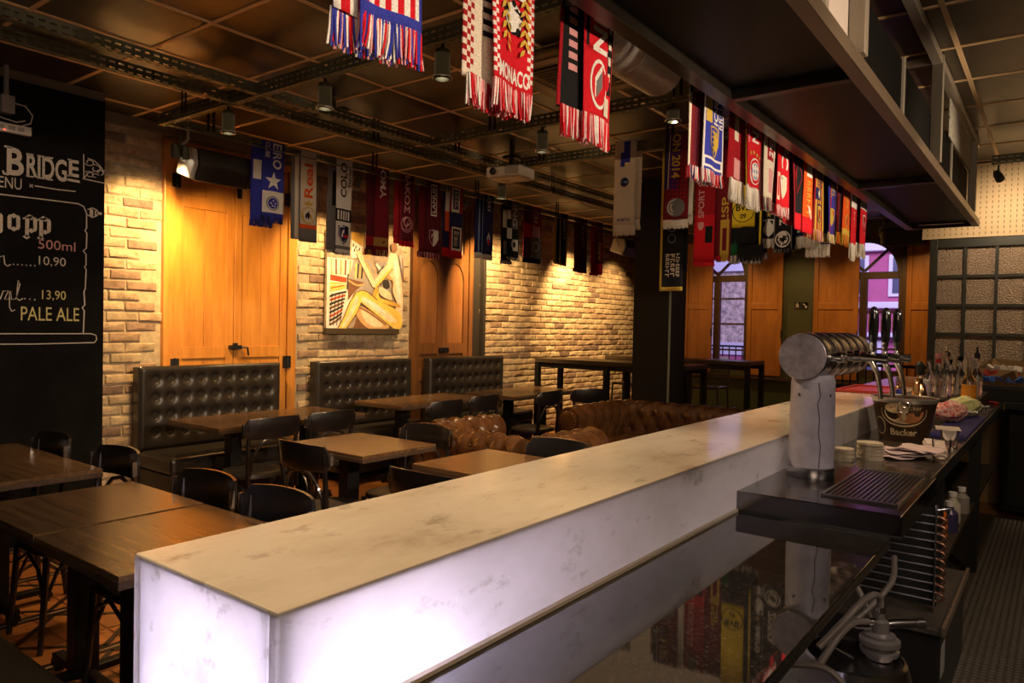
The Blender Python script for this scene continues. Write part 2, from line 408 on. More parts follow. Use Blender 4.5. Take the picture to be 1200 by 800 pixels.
# brick wall: 300 nearest bricks one by one, the rest joined
DOOR1 = (2.98, 4.25); DOOR2 = (5.78, 7.04)
wl = struct('wall_left', MB().box(-6.0, -5.812, FY0, FY1+.2, 0, CZ), [MORTAR], 'pale tan rough brick wall with deep mortar joints')
def bricks():
    H, L, g = 0.0805, 0.245, 0.011
    vs = []
    for k in range(6):
        rr = random.Random(k); mb = MB()
        h, l, d = H-g, L-g, 0.03
        j = lambda a: rr.uniform(-a, a)
        y0, y1, z0, z1 = -l/2, l/2, -h/2, h/2; e = .008
        base = [(-.02, y0, z0), (-.02, y1, z0), (-.02, y1, z1), (-.02, y0, z1)]
        mid = [(.004+j(.002), y0+j(.003), z0+j(.003)), (.004+j(.002), y1+j(.003), z0+j(.003)), (.004, y1+j(.003), z1+j(.003)), (.004, y0+j(.003), z1+j(.003))]
        fr = [(.012+j(.004), y0+e+j(.004), z0+e+j(.004)), (.012+j(.004), y1-e+j(.004), z0+e+j(.004)), (.012+j(.004), y1-e+j(.004), z1-e+j(.004)), (.012+j(.004), y0+e+j(.004), z1-e+j(.004))]
        ctr = [(.014+j(.004), j(.05), j(.012))]
        F = []
        for a in range(4):
            b = (a+1) % 4; F += [(a, b, 4+b, 4+a), (4+a, 4+b, 8+b, 8+a), (8+a, 8+b, 12)]
        mb.add(base+mid+fr+ctr, F); vs.append(mb)
    meshes = [m.mesh('brick', [BRICK]) for m in vs]
    spots = []
    for r in range(36):
        z = 0.02+H*(r+.5); y = 2.2+(L/2 if r % 2 else 0)+random.uniform(-.02, .02)
        while y < FY1:
            if z+H/2 < 2.97 and not (DOOR1[0]-.05 < y < DOOR1[1]+.05 and z < 2.95) and not (DOOR2[0]-.05 < y < DOOR2[1]+.05 and z < 2.95):
                spots.append((y, z))
            y += L
    def hidden(y, z):
        if z < 1.1 and (2.7 < y < 4.05 or 4.4 < y < 5.7 or 5.95 < y < 7.3): return True
        if 4.7 < y < 5.5 and 1.5 < z < 2.3: return True
        if z < .45 or y < 2.3: return True
        return y > 10.6
    near = sorted([s for s in spots if not hidden(*s)], key=lambda s: s[0])[:300]; ns = set(near)
    for k, (y, z) in enumerate(near):
        o = bpy.data.objects.new('brick', meshes[k % 6]); COLL.objects.link(o); o.parent = wl; o.location = (-5.812+random.uniform(-.004, .004), y, z)
    rest = MB()
    for k, s in enumerate(spots):
        if s in ns: continue
        rest.merge(vs[k % 6], Matrix.Translation((-5.812+random.uniform(-.004, .004), s[0], s[1])))
    o = rest.build('bricks', [BRICK], wl, None); o['kind'] = 'stuff'
bricks()
struct('trim_1', MB().box(-5.812, -5.74, 2.1, FY1, 2.97, CZ-.006), [PLASTER], 'plain brown cornice strip above the brick wall')
struct('wall_back', MB().box(FX0-.2, FX1+.2, FY0-.2, FY0, 0, CZ), [PLASTER], 'plain dark wall behind the bar')
struct('wall_right', MB().box(FX1, FX1+.2, FY0, FY1+.2, 0, CZ), [PLASTER], 'plain dark wall on the bartender side')
# end wall with two window openings
ew = MB(); Y0, Y1 = 11.3, 11.5
ops = [(-4.96, -3.96), (-2.80, -1.80)]; xs = [FX0-.2, ops[0][0], ops[0][1], ops[1][0], ops[1][1], FX1+.2]
for k in (0, 2, 4): ew.box(xs[k], xs[k+1], Y0, Y1, 0, CZ)
for a, b in ops:
    ew.box(a, b, Y0, Y1, 0, .86)
    c = (a+b)/2; rr = (b-a)/2; pts = [(c+rr*math.cos(t), 2.36+rr*math.sin(t)) for t in [PI*k/20 for k in range(21)]]
    for k in range(20):
        p, q = pts[k], pts[k+1]
        ew.add([(p[0], Y0, p[1]), (q[0], Y0, q[1]), (q[0], Y0, CZ), (p[0], Y0, CZ), (p[0], Y1, p[1]), (q[0], Y1, q[1]), (q[0], Y1, CZ), (p[0], Y1, CZ)],
               [(0, 1, 2, 3), (7, 6, 5, 4), (1, 0, 4, 5)])
struct('wall_end', ew, [OLIVE], 'olive green end wall with two arched windows')
struct('baseboard_end', MB().box(FX0, -1.1, 11.27, 11.3, 0, .74), [plain('green_dado', (0.045, 0.060, 0.018), 0.5)], 'green painted dado under the windows')
# chalkboard wall
struct('wall_chalkboard', MB().box(FX0, -5.32, FY0, 2.325, 0, CZ-.006), [PLASTER], 'dark projecting wall behind the chalkboard')
# pegboard partition at the far end of the bar
PEGY = 7.8
def peg_mat():
    m, nt, b = _new('slotted_pegboard')
    mp = _coord(nt, (1, 1, 1)); sx = nt.nodes.new('ShaderNodeSeparateXYZ'); nt.links.new(mp.outputs[0], sx.inputs[0])
    def fr(o, s, lo):
        a = nt.nodes.new('ShaderNodeMath'); a.operation = 'MULTIPLY'; a.inputs[1].default_value = s; nt.links.new(o, a.inputs[0])
        f = nt.nodes.new('ShaderNodeMath'); f.operation = 'FRACT'; nt.links.new(a.outputs[0], f.inputs[0])
        l = nt.nodes.new('ShaderNodeMath'); l.operation = 'LESS_THAN'; l.inputs[1].default_value = lo; nt.links.new(f.outputs[0], l.inputs[0]); return l
    a = fr(sx.outputs['X'], 22, .18); c = fr(sx.outputs['Z'], 22, .5)
    mu = nt.nodes.new('ShaderNodeMath'); mu.operation = 'MULTIPLY'; nt.links.new(a.outputs[0], mu.inputs[0]); nt.links.new(c.outputs[0], mu.inputs[1])
    r = _ramp(nt, mu.outputs[0], [(0, (0.50, 0.36, 0.20)), (1, (0.20, 0.13, 0.06))]); nt.links.new(r.outputs[0], b.inputs['Base Color'])
    b.inputs['Roughness'].default_value = 0.7; iv = nt.nodes.new('ShaderNodeMath'); iv.operation = 'SUBTRACT'; iv.inputs[0].default_value = 1; nt.links.new(mu.outputs[0], iv.inputs[1])
    _bump(nt, b, iv.outputs[0], 0.5, 0.006); return m
struct('wall_partition', MB().box(-1.0, FX1, PEGY, PEGY+.12, 0, 1.12).box(-1.0, FX1, PEGY+.03, PEGY+.12, 1.12, CZ-.006), [plain('ochre_board', (0.30, 0.19, 0.07), 0.6)], 'ochre partition wall carrying the frosted window')
PEG = peg_mat()
pegw = struct('trim_2', MB().box(-1.085, FX1, PEGY-.03, PEGY+.01, 2.385, CZ-.006), [PEG], 'tan slotted pegboard above the frosted window')
# ------------------------------------------------------------------ doors on the brick wall
def door_one():
    a, b = DOOR1; x = -5.79; top = 2.94
    d = sempty('door_1', 'tall honey-coloured double wooden door with iron hinges on the brick wall')
    MB().box(-5.86, -5.765, a, a+.09, 0, top).box(-5.86, -5.765, b-.09, b, 0, top).box(-5.86, -5.765, a+.09, b-.09, top-.07, top).build('door_frame', [DOORW], d, None, .004)
    m = (a+b)/2
    for lo, hi in ((a+.095, m-.003), (m+.003, b-.095)):
        lf = MB()
        for y0, y1, z0, z1 in ((lo, lo+.07, .02, top-.08), (hi-.07, hi, .02, top-.08), (lo+.07, hi-.07, .02, .14), (lo+.07, hi-.07, 1.17, 1.27), (lo+.07, hi-.07, 2.42, 2.52), (lo+.07, hi-.07, top-.16, top-.08)):
            lf.box(-5.84, -5.785, y0, y1, z0, z1)
        leaf = lf.build('door_leaf', [DOORW], d, None, .004)
        c = (lo+hi)/2
        for z0, z1 in ((.14, 1.17), (1.27, 2.42), (2.52, top-.16)):
            MB().box(-5.84, -5.797, lo+.07, c-.0015, z0, z1).build('door_panel', [DOORW], leaf, None, .003)
            MB().box(-5.84, -5.797, c+.0015, hi-.07, z0, z1).build('door_panel', [DOORW], leaf, None, .003)
    for y in (a+.095, b-.095):
        for z in (.3, 1.12, 2.62):
            MB().box(-5.79, -5.757, y-.035, y+.035, z-.055, z+.055).tube([(-5.757, y, z-.06), (-5.757, y, z+.06)], .009).build('hinge', [IRON], d)
    MB().box(-5.79, -5.745, m-.05, m+.06, 1.245, 1.28).box(-5.78, -5.735, m-.012, m+.012, 1.24, 1.30).tube([(-5.74, m+.05, 1.262), (-5.71, m+.09, 1.262), (-5.71, m+.10, 1.19)], .009).build('latch', [IRON], d)
    MB().box(-5.79, -5.76, m+.02, m+.05, 2.56, 2.68).tube([(-5.755, m+.035, 2.6), (-5.755, m+.035, 2.7)], .008).build('bolt', [IRON], d)
door_one()
def door_two():
    a, b = DOOR2; top = 2.94
    d = sempty('door_2', 'dark brown arched-panel double door with blue lit upper panes')
    MB().box(-5.86, -5.765, a, a+.06, 0, top).box(-5.86, -5.765, b-.29, b-.22, 0, top).box(-5.86, -5.765, a+.06, b-.29, top-.06, top).build('door_frame', [DOORD], d, None, .004)
    MB().box(-5.86, -5.74, b-.05, b, 0, top).box(-5.86, -5.80, b-.22, b-.05, 0, top).build('post', [plain('dark_post', (0.03, 0.025, 0.02), 0.4)], d, None, .004)
    lo0, hi0 = a+.063, b-.293; m = (lo0+hi0)/2
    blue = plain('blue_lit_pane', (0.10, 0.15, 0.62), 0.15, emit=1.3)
    for lo, hi in ((lo0, m-.002), (m+.002, hi0)):
        w = hi-lo; r = (w-.16)/2; c = (lo+hi)/2
        lf = MB()
        lf.box(-5.84, -5.785, lo, lo+.08, .02, top-.07).box(-5.84, -5.785, hi-.08, hi, .02, top-.07)
        for z0, z1 in ((.02, .18), (.86, 1.0), (1.16, 1.28), (2.22, 2.34), (top-.15, top-.07)): lf.box(-5.84, -5.785, lo+.08, hi-.08, z0, z1)
        # spandrels round the arch
        for sgn in (-1, 1):
            p = [(c+sgn*r, 2.22)]+[(c+sgn*r*math.cos(t), 1.99+.23*math.sin(t)) for t in [PI/2*k/8 for k in range(9)]]
            lf.prism(p, lambda u, v, q: (q, u, v), -5.83, -5.786)
        leaf = lf.build('door_leaf', [DOORD], d, None)
        MB().box(-5.835, -5.80, lo+.08, hi-.08, 1.28, 2.23).build('door_panel', [wood('door_panel_wood', (0.30, 0.13, 0.04), (0.16, 0.06, 0.02), 0.3, 'Z', 3, 9)], leaf, None, .003)
        MB().box(-5.835, -5.80, lo+.08, hi-.08, .18, .86).box(-5.835, -5.80, lo+.08, hi-.08, 1.0, 1.16).build('door_panel', [DOORD], leaf, None, .003)
        MB().box(-5.83, -5.815, lo+.08, hi-.08, 2.34, top-.15).build('pane', [blue], leaf, None)
    MB().box(-5.79, -5.74, m-.06, m+.08, 1.17, 1.23).build('latch', [IRON], d, None, .006)
door_two()

# ------------------------------------------------------------------ chalkboard with lettering
def chalkboard():
    X = -5.302
    t = thing('chalkboard', 'big black chalkboard menu with white and yellow chalk lettering left of the brick wall', 'chalkboard', (-5.31, 1.3, 0))
    MB().box(-.008, .006, -2.2, 1.02, .02, 2.98).build('board', [CHALKB], t, None)
    fn = lambda y, z: (.0085, y-1.3, z)
    def txt(body, y0, z0, h, mi, bold=0.0, w=None):
        mb = MB(); asp = text_geo(body, bold)[2]; put_text(mb, body, y0, z0, w or asp*h, h, fn, 0, bold); mb.build('lettering', [mi], t, None)
    txt('B', 1.735, 2.380, .175, CHALK, .025, .095); txt('RIDG', 1.845, 2.388, .145, CHALK, .025, .235); txt('E', 2.092, 2.432, .112, CHALK, .025, .062)
    mb = MB()
    ribbon(mb, [(2.085, 2.408), (2.16, 2.406)], .016, fn); ribbon(mb, [(1.715, 2.40), (1.72, 2.383), (1.745, 2.381)], .012, fn); ribbon(mb, [(1.722, 2.553), (1.765, 2.553)], .012, fn)
    for y in (1.862, 1.925, 1.975): ribbon(mb, [(y-.02, 2.39), (y+.022, 2.39)], .010, fn); ribbon(mb, [(y-.02, 2.531), (y+.022, 2.531)], .010, fn)
    for z in (2.435, 2.542): ribbon(mb, [(2.085, z), (2.11, z)], .010, fn)
    og = lambda y, z: fn(y+.008, 2.43+(z-2.302)*.72)
    ribbon(mb, [(2.175, 2.53), (2.178, 2.30)], .007, og); ribbon(mb, [(2.17, 2.302), (2.31, 2.292)], .009, og)
    def curl(cy, cz, r, a0, a1): ribbon(mb, [(cy+(r*(1-.6*k/16))*math.cos(a0+(a1-a0)*k/16), cz+(r*(1-.6*k/16))*math.sin(a0+(a1-a0)*k/16)) for k in range(17)], .0065, og)
    curl(2.212, 2.465, .034, -2.6, 3.9); curl(2.252, 2.415, .040, 2.4, -3.8); curl(2.212, 2.350, .032, 2.6, -3.9); curl(2.278, 2.39, .028, -1.2, 4.2); curl(2.25, 2.345, .026, .4, 5.2); ribbon(mb, [(2.20, 2.50), (2.24, 2.49), (2.28, 2.45), (2.305, 2.40), (2.312, 2.42)], .007, og)
    ribbon(mb, [(2.18, 2.31), (2.20, 2.36), (2.24, 2.385)], .006, og)
    txt('MENU', 1.640, 2.295, .070, CHALK, 0, .178)
    ribbon(mb, [(1.862, 2.322), (1.882, 2.342)], .005, fn); ribbon(mb, [(1.862, 2.342), (1.882, 2.322)], .005, fn); ribbon(mb, [(1.892, 2.335), (2.02, 2.332), (2.135, 2.337)], .007, fn)
    # scroll frame
    fr = [(1.0, 2.245), (1.5, 2.247), (1.95, 2.256), (2.15, 2.258), (2.185, 2.245), (2.205, 2.20), (2.205, 2.10), (2.195, 2.085), (2.207, 2.065), (2.205, 1.965), (2.185, 1.945), (2.203, 1.925), (2.204, 1.85), (2.194, 1.838), (2.205, 1.82), (2.20, 1.69), (2.192, 1.67), (2.198, 1.58), (2.182, 1.562), (2.195, 1.54), (2.190, 1.385)]
    ribbon(mb, fr, .008, fn)
    ribbon(mb, [(1.0, 1.384), (1.6, 1.383), (2.24, 1.386), (2.272, 1.375), (2.276, 1.345), (2.262, 1.325), (1.9, 1.318), (1.0, 1.318)], .007, fn)
    lp = lambda y, z: fn(y+.03, z+.172)
    ribbon(mb, [(2.18, 2.055), (2.21, 2.07), (2.24, 2.06), (2.25, 2.04), (2.24, 2.02), (2.21, 2.005), (2.18, 2.02)], .007, lp); ribbon(mb, [(2.205, 2.06), (2.205, 2.01)], .022, lp); ribbon(mb, [(2.232, 2.055), (2.232, 2.02)], .010, lp); ribbon(mb, [(2.25, 2.04), (2.272, 2.038)], .018, lp)
    # blackletter-like word: broad strokes with pointed feet
    def stem(y, z0, z1, w=.022): mb.add([fn(y-w/2, z0+.008), fn(y, z0-.006), fn(y+w/2, z0+.010), fn(y+w/2, z1-.008), fn(y, z1+.008), fn(y-w/2, z1-.010)], [(0, 1, 2, 3, 4, 5)])
    def dia(y, z): mb.add([fn(y-.022, z), fn(y, z-.016), fn(y+.022, z), fn(y, z+.016)], [(0, 1, 2, 3)])
    z0, z1 = 2.045, 2.128
    stem(1.655, z0, 2.20); stem(1.705, z0-.03, z1); dia(1.682, z1); stem(1.752, z0, z1); stem(1.800, z0, z1); dia(1.776, z1); dia(1.776, z0)
    for y in (1.850, 1.930): stem(y, z0-.042, z1); stem(y+.046, z0, z1); dia(y+.024, z1); dia(y+.024, z0); dia(y-.003, z0-.042); dia(y+.012, z1+.004); ribbon(mb, [(y-.024, z1-.012), (y, z1)], .010, fn)
    mb.build('chalk_ornament', [CHALK], t, None)
    txt('500ml', 1.914, 1.935, .062, CHALKR, 0, .222)
    txt('10,90', 1.918, 1.822, .066, CHALK, 0, .160)
    txt('13,90', 1.938, 1.600, .068, CHALKY, 0, .142)
    txt('PALE ALE', 1.818, 1.470, .088, CHALKY, 0, .345)
    m2 = MB()
    for y, z in [(1.775+.024*k, 1.822) for k in range(6)]+[(1.84, 1.608), (1.868, 1.606), (1.896, 1.604)]: m2.add([fn(y-.004, z-.004), fn(y+.004, z-.004), fn(y+.004, z+.004), fn(y-.004, z+.004)], [(0, 1, 2, 3)])
    ribbon(m2, [(1.66, 1.80), (1.675, 1.87), (1.69, 1.80), (1.70, 1.862), (1.722, 1.872), (1.728, 1.82), (1.742, 1.808), (1.76, 1.82)], .007, fn)
    ribbon(m2, [(1.66, 1.60), (1.68, 1.66), (1.69, 1.60), (1.705, 1.60), (1.72, 1.65), (1.748, 1.655), (1.728, 1.60), (1.75, 1.60), (1.762, 1.655), (1.765, 1.60), (1.79, 1.605), (1.812, 1.70), (1.802, 1.725), (1.793, 1.61), (1.81, 1.596), (1.83, 1.61)], .006, fn)
    ribbon(m2, [(1.755, 1.65), (1.755, 1.55), (1.768, 1.525), (1.785, 1.535)], .006, fn)
    m2.build('script_lettering', [CHALK], t, None)
    # power strip, outlet box, conduit hanging on the board
    p = thing('power_strip', 'white power strip with red light and a looped cable on the chalkboard', 'power strip', (-5.302, 1.75, 2.665))
    MB().box(.0, .04, -.35, .11, -.028, .028).build('body', [WHITEP], p, None, .006)
    MB().box(.04, .042, -.045, -.035, -.02, -.014).build('indicator_light', [plain('red_led', (1, .05, .03), .4, emit=3)], p, None)
    for y in (-.30, -.24, -.18, -.12, -.06, 0.0, .05): MB().box(.04, .0415, y-.02, y+.018, -.012, .014).build('socket', [GREY], p, None, .002)
    MB().tube([(.02, .06, .03), (.045, .10, .05), (.05, .11, .10), (.05, .07, .15), (.05, .0, .155)], .004, 6).tube([(.02, -.16, .03), (.045, -.17, .06), (.05, -.12, .08), (.05, -.06, .05), (.05, .02, .04), (.045, .07, .06)], .004, 6).build('cable', [WHITEP], p)
    q = thing('conduit', 'grey conduit pipe with an outlet box coming down above the power strip', 'conduit', (-5.30, 1.72, 2.8))
    MB().tube([(.03, 0, .06), (.03, 0, .245)], .014, 10).build('pipe', [GREY], q); MB().box(.0, .06, -.035, .04, -.05, .06).build('outlet_box', [GREY], q, None, .005)
chalkboard()

# ------------------------------------------------------------------ painting
def painting():
    t = thing('painting', 'unframed canvas painting of an abstract seated figure in cream and ochre on the brick wall', 'painting', (-5.775, 5.09, 1.44))
    Wd, Ht = 1.02, .97
    cols = dict(cream=(0.72, 0.58, 0.40), tan=(0.55, 0.34, 0.15), ochre=(0.58, 0.34, 0.06), brown=(0.16, 0.07, 0.03), white=(0.72, 0.68, 0.62), black=(0.03, 0.025, 0.025), red=(0.50, 0.07, 0.02), grey=(0.30, 0.28, 0.27), yellow=(.75, .52, .10))
    ks = list(cols); mats = [plain('paint_'+k, cols[k], 0.6, noise=.18, nscale=18) for k in ks]
    MB().box(0, .035, -Wd/2, Wd/2, 0, Ht).build('canvas', [plain('canvas_ground', (0.34, 0.27, 0.20), .7, noise=.5, nscale=9)], t, None, .004)
    cnt = [0]
    mb = MB()
    def P(x, y): return ((x-40)/472, max(0, min(1, (716-y)/612)))
    def smooth(pts, closed):
        n = len(pts); out = []
        for i in range(n if closed else n-1):
            p0 = pts[(i-1) % n] if closed or i else pts[0]; p1 = pts[i]; p2 = pts[(i+1) % n]; p3 = pts[(i+2) % n] if closed or i+2 < n else p2
            for q in range(5):
                t_ = q/5; out.append(tuple(max(0.0, min(1.0, .5*((2*p1[k])+(-p0[k]+p2[k])*t_+(2*p0[k]-5*p1[k]+4*p2[k]-p3[k])*t_*t_+(-p0[k]+3*p1[k]-3*p2[k]+p3[k])*t_**3))) for k in (0, 1)))
        return out if closed else out+[pts[-1]]
    def sh(col, pts, sm=True):
        cnt[0] += 1; d = .036+.00015*cnt[0]; pts = [P(*p) for p in pts]
        if sm: pts = smooth(pts, True)
        mb.add([(d, -Wd/2+u*Wd, v*Ht) for u, v in pts], [tuple(range(len(pts)))], ks.index(col))
    def st(col, pts, w):
        cnt[0] += 1; d = .036+.00015*cnt[0]; pts = [P(*p) for p in pts]
        if len(pts) > 2: pts = smooth(pts, False)
        ribbon(mb, [(u*Wd, v*Ht) for u, v in pts], w, lambda a, b: (d, -Wd/2+a, b), ks.index(col))
    sh('white', [(40, 716), (150, 716), (200, 470), (190, 280), (40, 280)], False)
    for k in range(9): st(('tan', 'cream', 'brown', 'white')[k % 4], [(62+14*k, 285), (66+13*k, 382)], .022)
    sh('red', [(58, 384), (155, 396), (152, 428), (58, 420)], False); sh('yellow', [(58, 430), (150, 432), (146, 466), (56, 490)], False); st('red', [(60, 470), (140, 446)], .010); st('white', [(58, 452), (146, 436)], .008)
    for k in range(8): st(('black', 'red', 'black', 'brown')[k % 4], [(56, 520+25*k), (100, 500+24*k), (152-4*k, 486+22*k)], .020)
    for k in range(4): st('black', [(70+20*k, 500), (58+20*k, 700)], .009)
    sh('ochre', [(178, 104), (252, 104), (250, 186), (178, 150)], False); sh('white', [(178, 152), (248, 190), (225, 262), (178, 270)], False)
    for x, y in ((190, 178), (205, 188), (196, 208), (212, 214), (226, 200)): st('black', [(x, y), (x-3, y+20)], .016)
    sh('tan', [(252, 110), (300, 108), (298, 250), (268, 290), (240, 240), (256, 180)]); st('brown', [(256, 110), (262, 180), (246, 240)], .018)
    sh('grey', [(190, 282), (300, 270), (330, 420), (300, 500), (200, 480), (160, 420)], False); sh('brown', [(160, 400), (262, 420), (200, 480), (160, 540)], False)
    for k in range(5): st(('yellow', 'black', 'ochre', 'black', 'tan')[k], [(208+13*k, 300), (204+12*k, 395)], .020)
    st('tan', [(158, 410), (215, 440), (262, 425)], .018); st('black', [(160, 372), (155, 470)], .016)
    sh('grey', [(330, 280), (420, 270), (430, 470), (370, 440)], False); st('white', [(330, 290), (365, 330)], .03); st('black', [(340, 350), (380, 300)], .014); sh('black', [(372, 400), (410, 392), (420, 440), (385, 450)])
    sh('grey', [(478, 215), (516, 215), (514, 400), (500, 330)], False); st('brown', [(505, 230), (512, 390)], .014); sh('brown', [(195, 715), (215, 640), (300, 600), (440, 716)], False)
    sh('cream', [(425, 205), (462, 215), (484, 300), (502, 420), (514, 540), (508, 690), (450, 640), (468, 550), (440, 470), (438, 395), (402, 380), (388, 330)])
    sh('white', [(455, 240), (478, 320), (492, 440), (500, 530), (478, 520), (462, 400), (446, 300)])
    sh('tan', [(438, 395), (402, 380), (392, 350), (420, 360), (446, 390), (446, 450)]); st('brown', [(388, 340), (400, 382), (438, 398), (440, 465), (470, 540)], .010)
    sh('cream', [(204, 236), (222, 218), (240, 232), (262, 300), (316, 392), (334, 432), (318, 446), (300, 428), (242, 316)]); sh('tan', [(262, 300), (316, 392), (334, 432), (322, 400), (290, 320), (270, 285)]); st('brown', [(204, 240), (242, 318), (300, 430), (318, 447)], .009)
    sh('cream', [(306, 426), (360, 340), (410, 282), (448, 292), (420, 340), (342, 440), (320, 446)]); sh('yellow', [(330, 430), (390, 350), (440, 300), (420, 340), (342, 440)]); st('brown', [(340, 441), (400, 366), (440, 312)], .009)
    sh('ochre', [(338, 440), (352, 500), (380, 516), (462, 540), (500, 566), (460, 566), (360, 546), (310, 536), (318, 470)]); sh('yellow', [(346, 470), (352, 506), (390, 526), (440, 548), (360, 536), (330, 520)]); st('brown', [(312, 538), (360, 548), (460, 568)], .010); st('brown', [(350, 470), (358, 505), (400, 520)], .009)
    sh('cream', [(360, 440), (420, 470), (436, 520), (390, 510), (352, 480)])
    sh('tan', [(225, 575), (290, 600), (390, 668), (420, 700), (400, 716), (290, 716), (215, 640)]); sh('cream', [(240, 600), (300, 630), (380, 690), (330, 705), (270, 670)]); st('brown', [(228, 580), (300, 618), (400, 690)], .014)
    sh('yellow', [(208, 486), (262, 474), (340, 528), (466, 586), (504, 640), (500, 712), (440, 706), (330, 620), (238, 548)]); sh('cream', [(235, 510), (300, 530), (400, 600), (470, 660), (420, 668), (330, 604), (250, 548)]); sh('white', [(260, 520), (330, 556), (400, 612), (340, 590), (268, 540)])
    st('brown', [(238, 550), (330, 622), (440, 708)], .010); st('brown', [(208, 486), (262, 472), (342, 528)], .009)
    sh('yellow', [(208, 486), (240, 520), (222, 590), (196, 650), (150, 716), (104, 716), (140, 640), (172, 550)]); sh('cream', [(206, 510), (222, 540), (190, 620), (146, 700), (124, 704), (166, 620)]); st('brown', [(206, 488), (170, 552), (138, 640), (102, 714)], .011); st('brown', [(238, 548), (216, 610), (152, 714)], .009)
    sh('brown', [(426, 150), (458, 140), (466, 180), (446, 208), (428, 196)])
    mb.build('brushwork', mats, t, None)
    MB().box(.0, .05, -Wd/2, Wd/2-.05, -.06, 0).build('ledge', [plain('dark_ledge', (.05, .035, .02), .5)], t, None, .003)
painting()

# ------------------------------------------------------------------ end wall windows and shutters
def end_window(n, a, b, label):
    w = sempty('window_%d' % n, label); c = (a+b)/2; r = (b-a)/2; y0, y1 = 11.33, 11.40
    MB().box(a, a+.05, y0, y1, .86, 2.36).box(b-.05, b, y0, y1, .86, 2.36).box(a+.05, b-.05, y0, y1, .86, .98).box(a+.05, b-.05, y0, y1, 2.27, 2.37).box(c-.05, c+.05, y0, y1, .98, 2.27).build('window_frame', [CASING], w, None, .004)
    mb = MB(); n_ = 24
    for k in range(n_):
        t0, t1 = PI*k/n_, PI*(k+1)/n_
        P = [(c+q*math.cos(t), 2.36+q*math.sin(t)) for q, t in ((r-.07, t0), (r, t0), (r, t1), (r-.07, t1))]
        mb.prism(P, lambda u, v, d: (u, d, v), y0, y1)
    mb.build('arch_frame', [CASING], w)
    mb2 = MB()
    for k in range(n_):
        t0, t1 = PI*k/n_, PI*(k+1)/n_
        P = [(c+q*math.cos(t), 2.36+q*math.sin(t)) for q, t in ((r, t0), (r+.09, t0), (r+.09, t1), (r, t1))]
        mb2.prism(P, lambda u, v, d: (u, d, v), 11.265, 11.30)
    mb2.box(a-.09, a, 11.265, 11.30, .86, 2.36).box(b, b+.09, 11.265, 11.30, .86, 2.36)
    mb2.build('casing', [CASING], w)
    M = RY(-PI/4)
    for sg in (-1, 1): MB().obox((c+sg*.20, (y0+y1)/2, 2.36+.22), (.035, .05, .56), RY(sg*PI/4)).build('arch_bar', [CASING], w, None)
    gl = plain('window_glass', (1, 1, 1), 0.0, trans=1.0, ior=1.02)
    for lo, hi in ((a+.05, c-.05), (c+.05, b-.05)):
        zz = (.98, 1.19, 1.60, 2.0, 2.27) if n == 1 else (.98, 1.28, 1.80, 2.27)
        for k in range(len(zz)-1):
            MB().box(lo, hi, 11.36, 11.365, zz[k], zz[k+1]).build('pane', [gl], w, None)
            if k: MB().box(lo, hi, 11.345, 11.385, zz[k]-.014, zz[k]+.014).build('glazing_bar', [CASING], w, None)
    P = [(c+(r-.07)*math.cos(PI*k/20), 2.37+(r-.08)*math.sin(PI*k/20)) for k in range(21)]
    MB().prism(P, lambda u, v, d: (u, d, v), 11.36, 11.365).build('fanlight', [gl], w, None)
end_window(1, -4.96, -3.96, 'arched window with a wooden shutter over its left half, nearer the brick wall')
end_window(2, -2.80, -1.80, 'arched window behind the beer taps, fanlight visible')
def shutter(x0, x1, label, z1=2.9, mid=1.89):
    t = thing('shutter', label, 'shutter', ((x0+x1)/2, 11.255, 0), 0)
    h = (x1-x0)/2; z0 = .82; s = .065
    f = MB()
    for a, b, c, d in ((-h, -h+s, z0, z1), (h-s, h, z0, z1), (-h+s, h-s, z0, z0+.09), (-h+s, h-s, mid-.06, mid+.04), (-h+s, h-s, z1-.09, z1)): f.box(a, b, -.03, .012, c, d)
    f.build('frame', [SHUTTER], t, None, .004)
    for c, d in ((z0+.09, mid-.06), (mid+.04, z1-.09)):
        MB().box(-h+s, -.001, -.016, .008, c, d).build('panel', [SHUTTER], t, None, .003); MB().box(.001, h-s, -.016, .008, c, d).build('panel', [SHUTTER], t, None, .003)
    MB().box(h-.012, h+.006, -.036, -.02, 1.40, 1.52).build('hinge', [IRON], t, None)
shutter(-4.97, -4.50, 'orange pine shutter right of the dark pillar, closed over a window half')
shutter(-3.93, -3.40, 'orange pine shutter folded back left of the exit sign')
shutter(-2.95, -2.34, 'wide orange pine shutter right of the exit sign, behind the tap barrel')
shutter(-1.74, -1.14, 'knotty orange pine shutter beside the frosted window')
for x, l in ((-3.22, 'left'), (-3.07, 'right')): pass
t = thing('exit_sign', 'small black exit sign with running man and arrow on the olive wall', 'sign', (-3.14, 11.297, 1.89))
MB().box(-.10, -.005, -.008, 0, -.05, .05).box(.005, .10, -.008, 0, -.05, .05).build('plate', [GLOSSB], t, None)
mb = MB(); fn = lambda a, b: (a, -.0085, b)
ribbon(mb, [(-.06, .02), (-.05, -.005), (-.035, -.03)], .012, fn); ribbon(mb, [(-.055, 0), (-.075, -.03)], .011, fn); ribbon(mb, [(-.08, .01), (-.055, .018), (-.032, .005)], .009, fn); mb.add([fn(-.058+.009*math.cos(k), .034+.009*math.sin(k)) for k in [i*.785 for i in range(8)]], [tuple(range(8))])
ribbon(mb, [(.03, .03), (.075, -.02)], .014, fn); mb.add([fn(.085, -.035), (.085, -.0085, .0), fn(.05, -.035)], [(0, 1, 2)])
mb.build('pictogram', [WHITEP], t, None)
mb = MB().box(-5.0, -1.1, 11.18, 11.27, .76, .80)
struct('trim_3', mb, [CASING], 'dark wooden ledge under the windows')

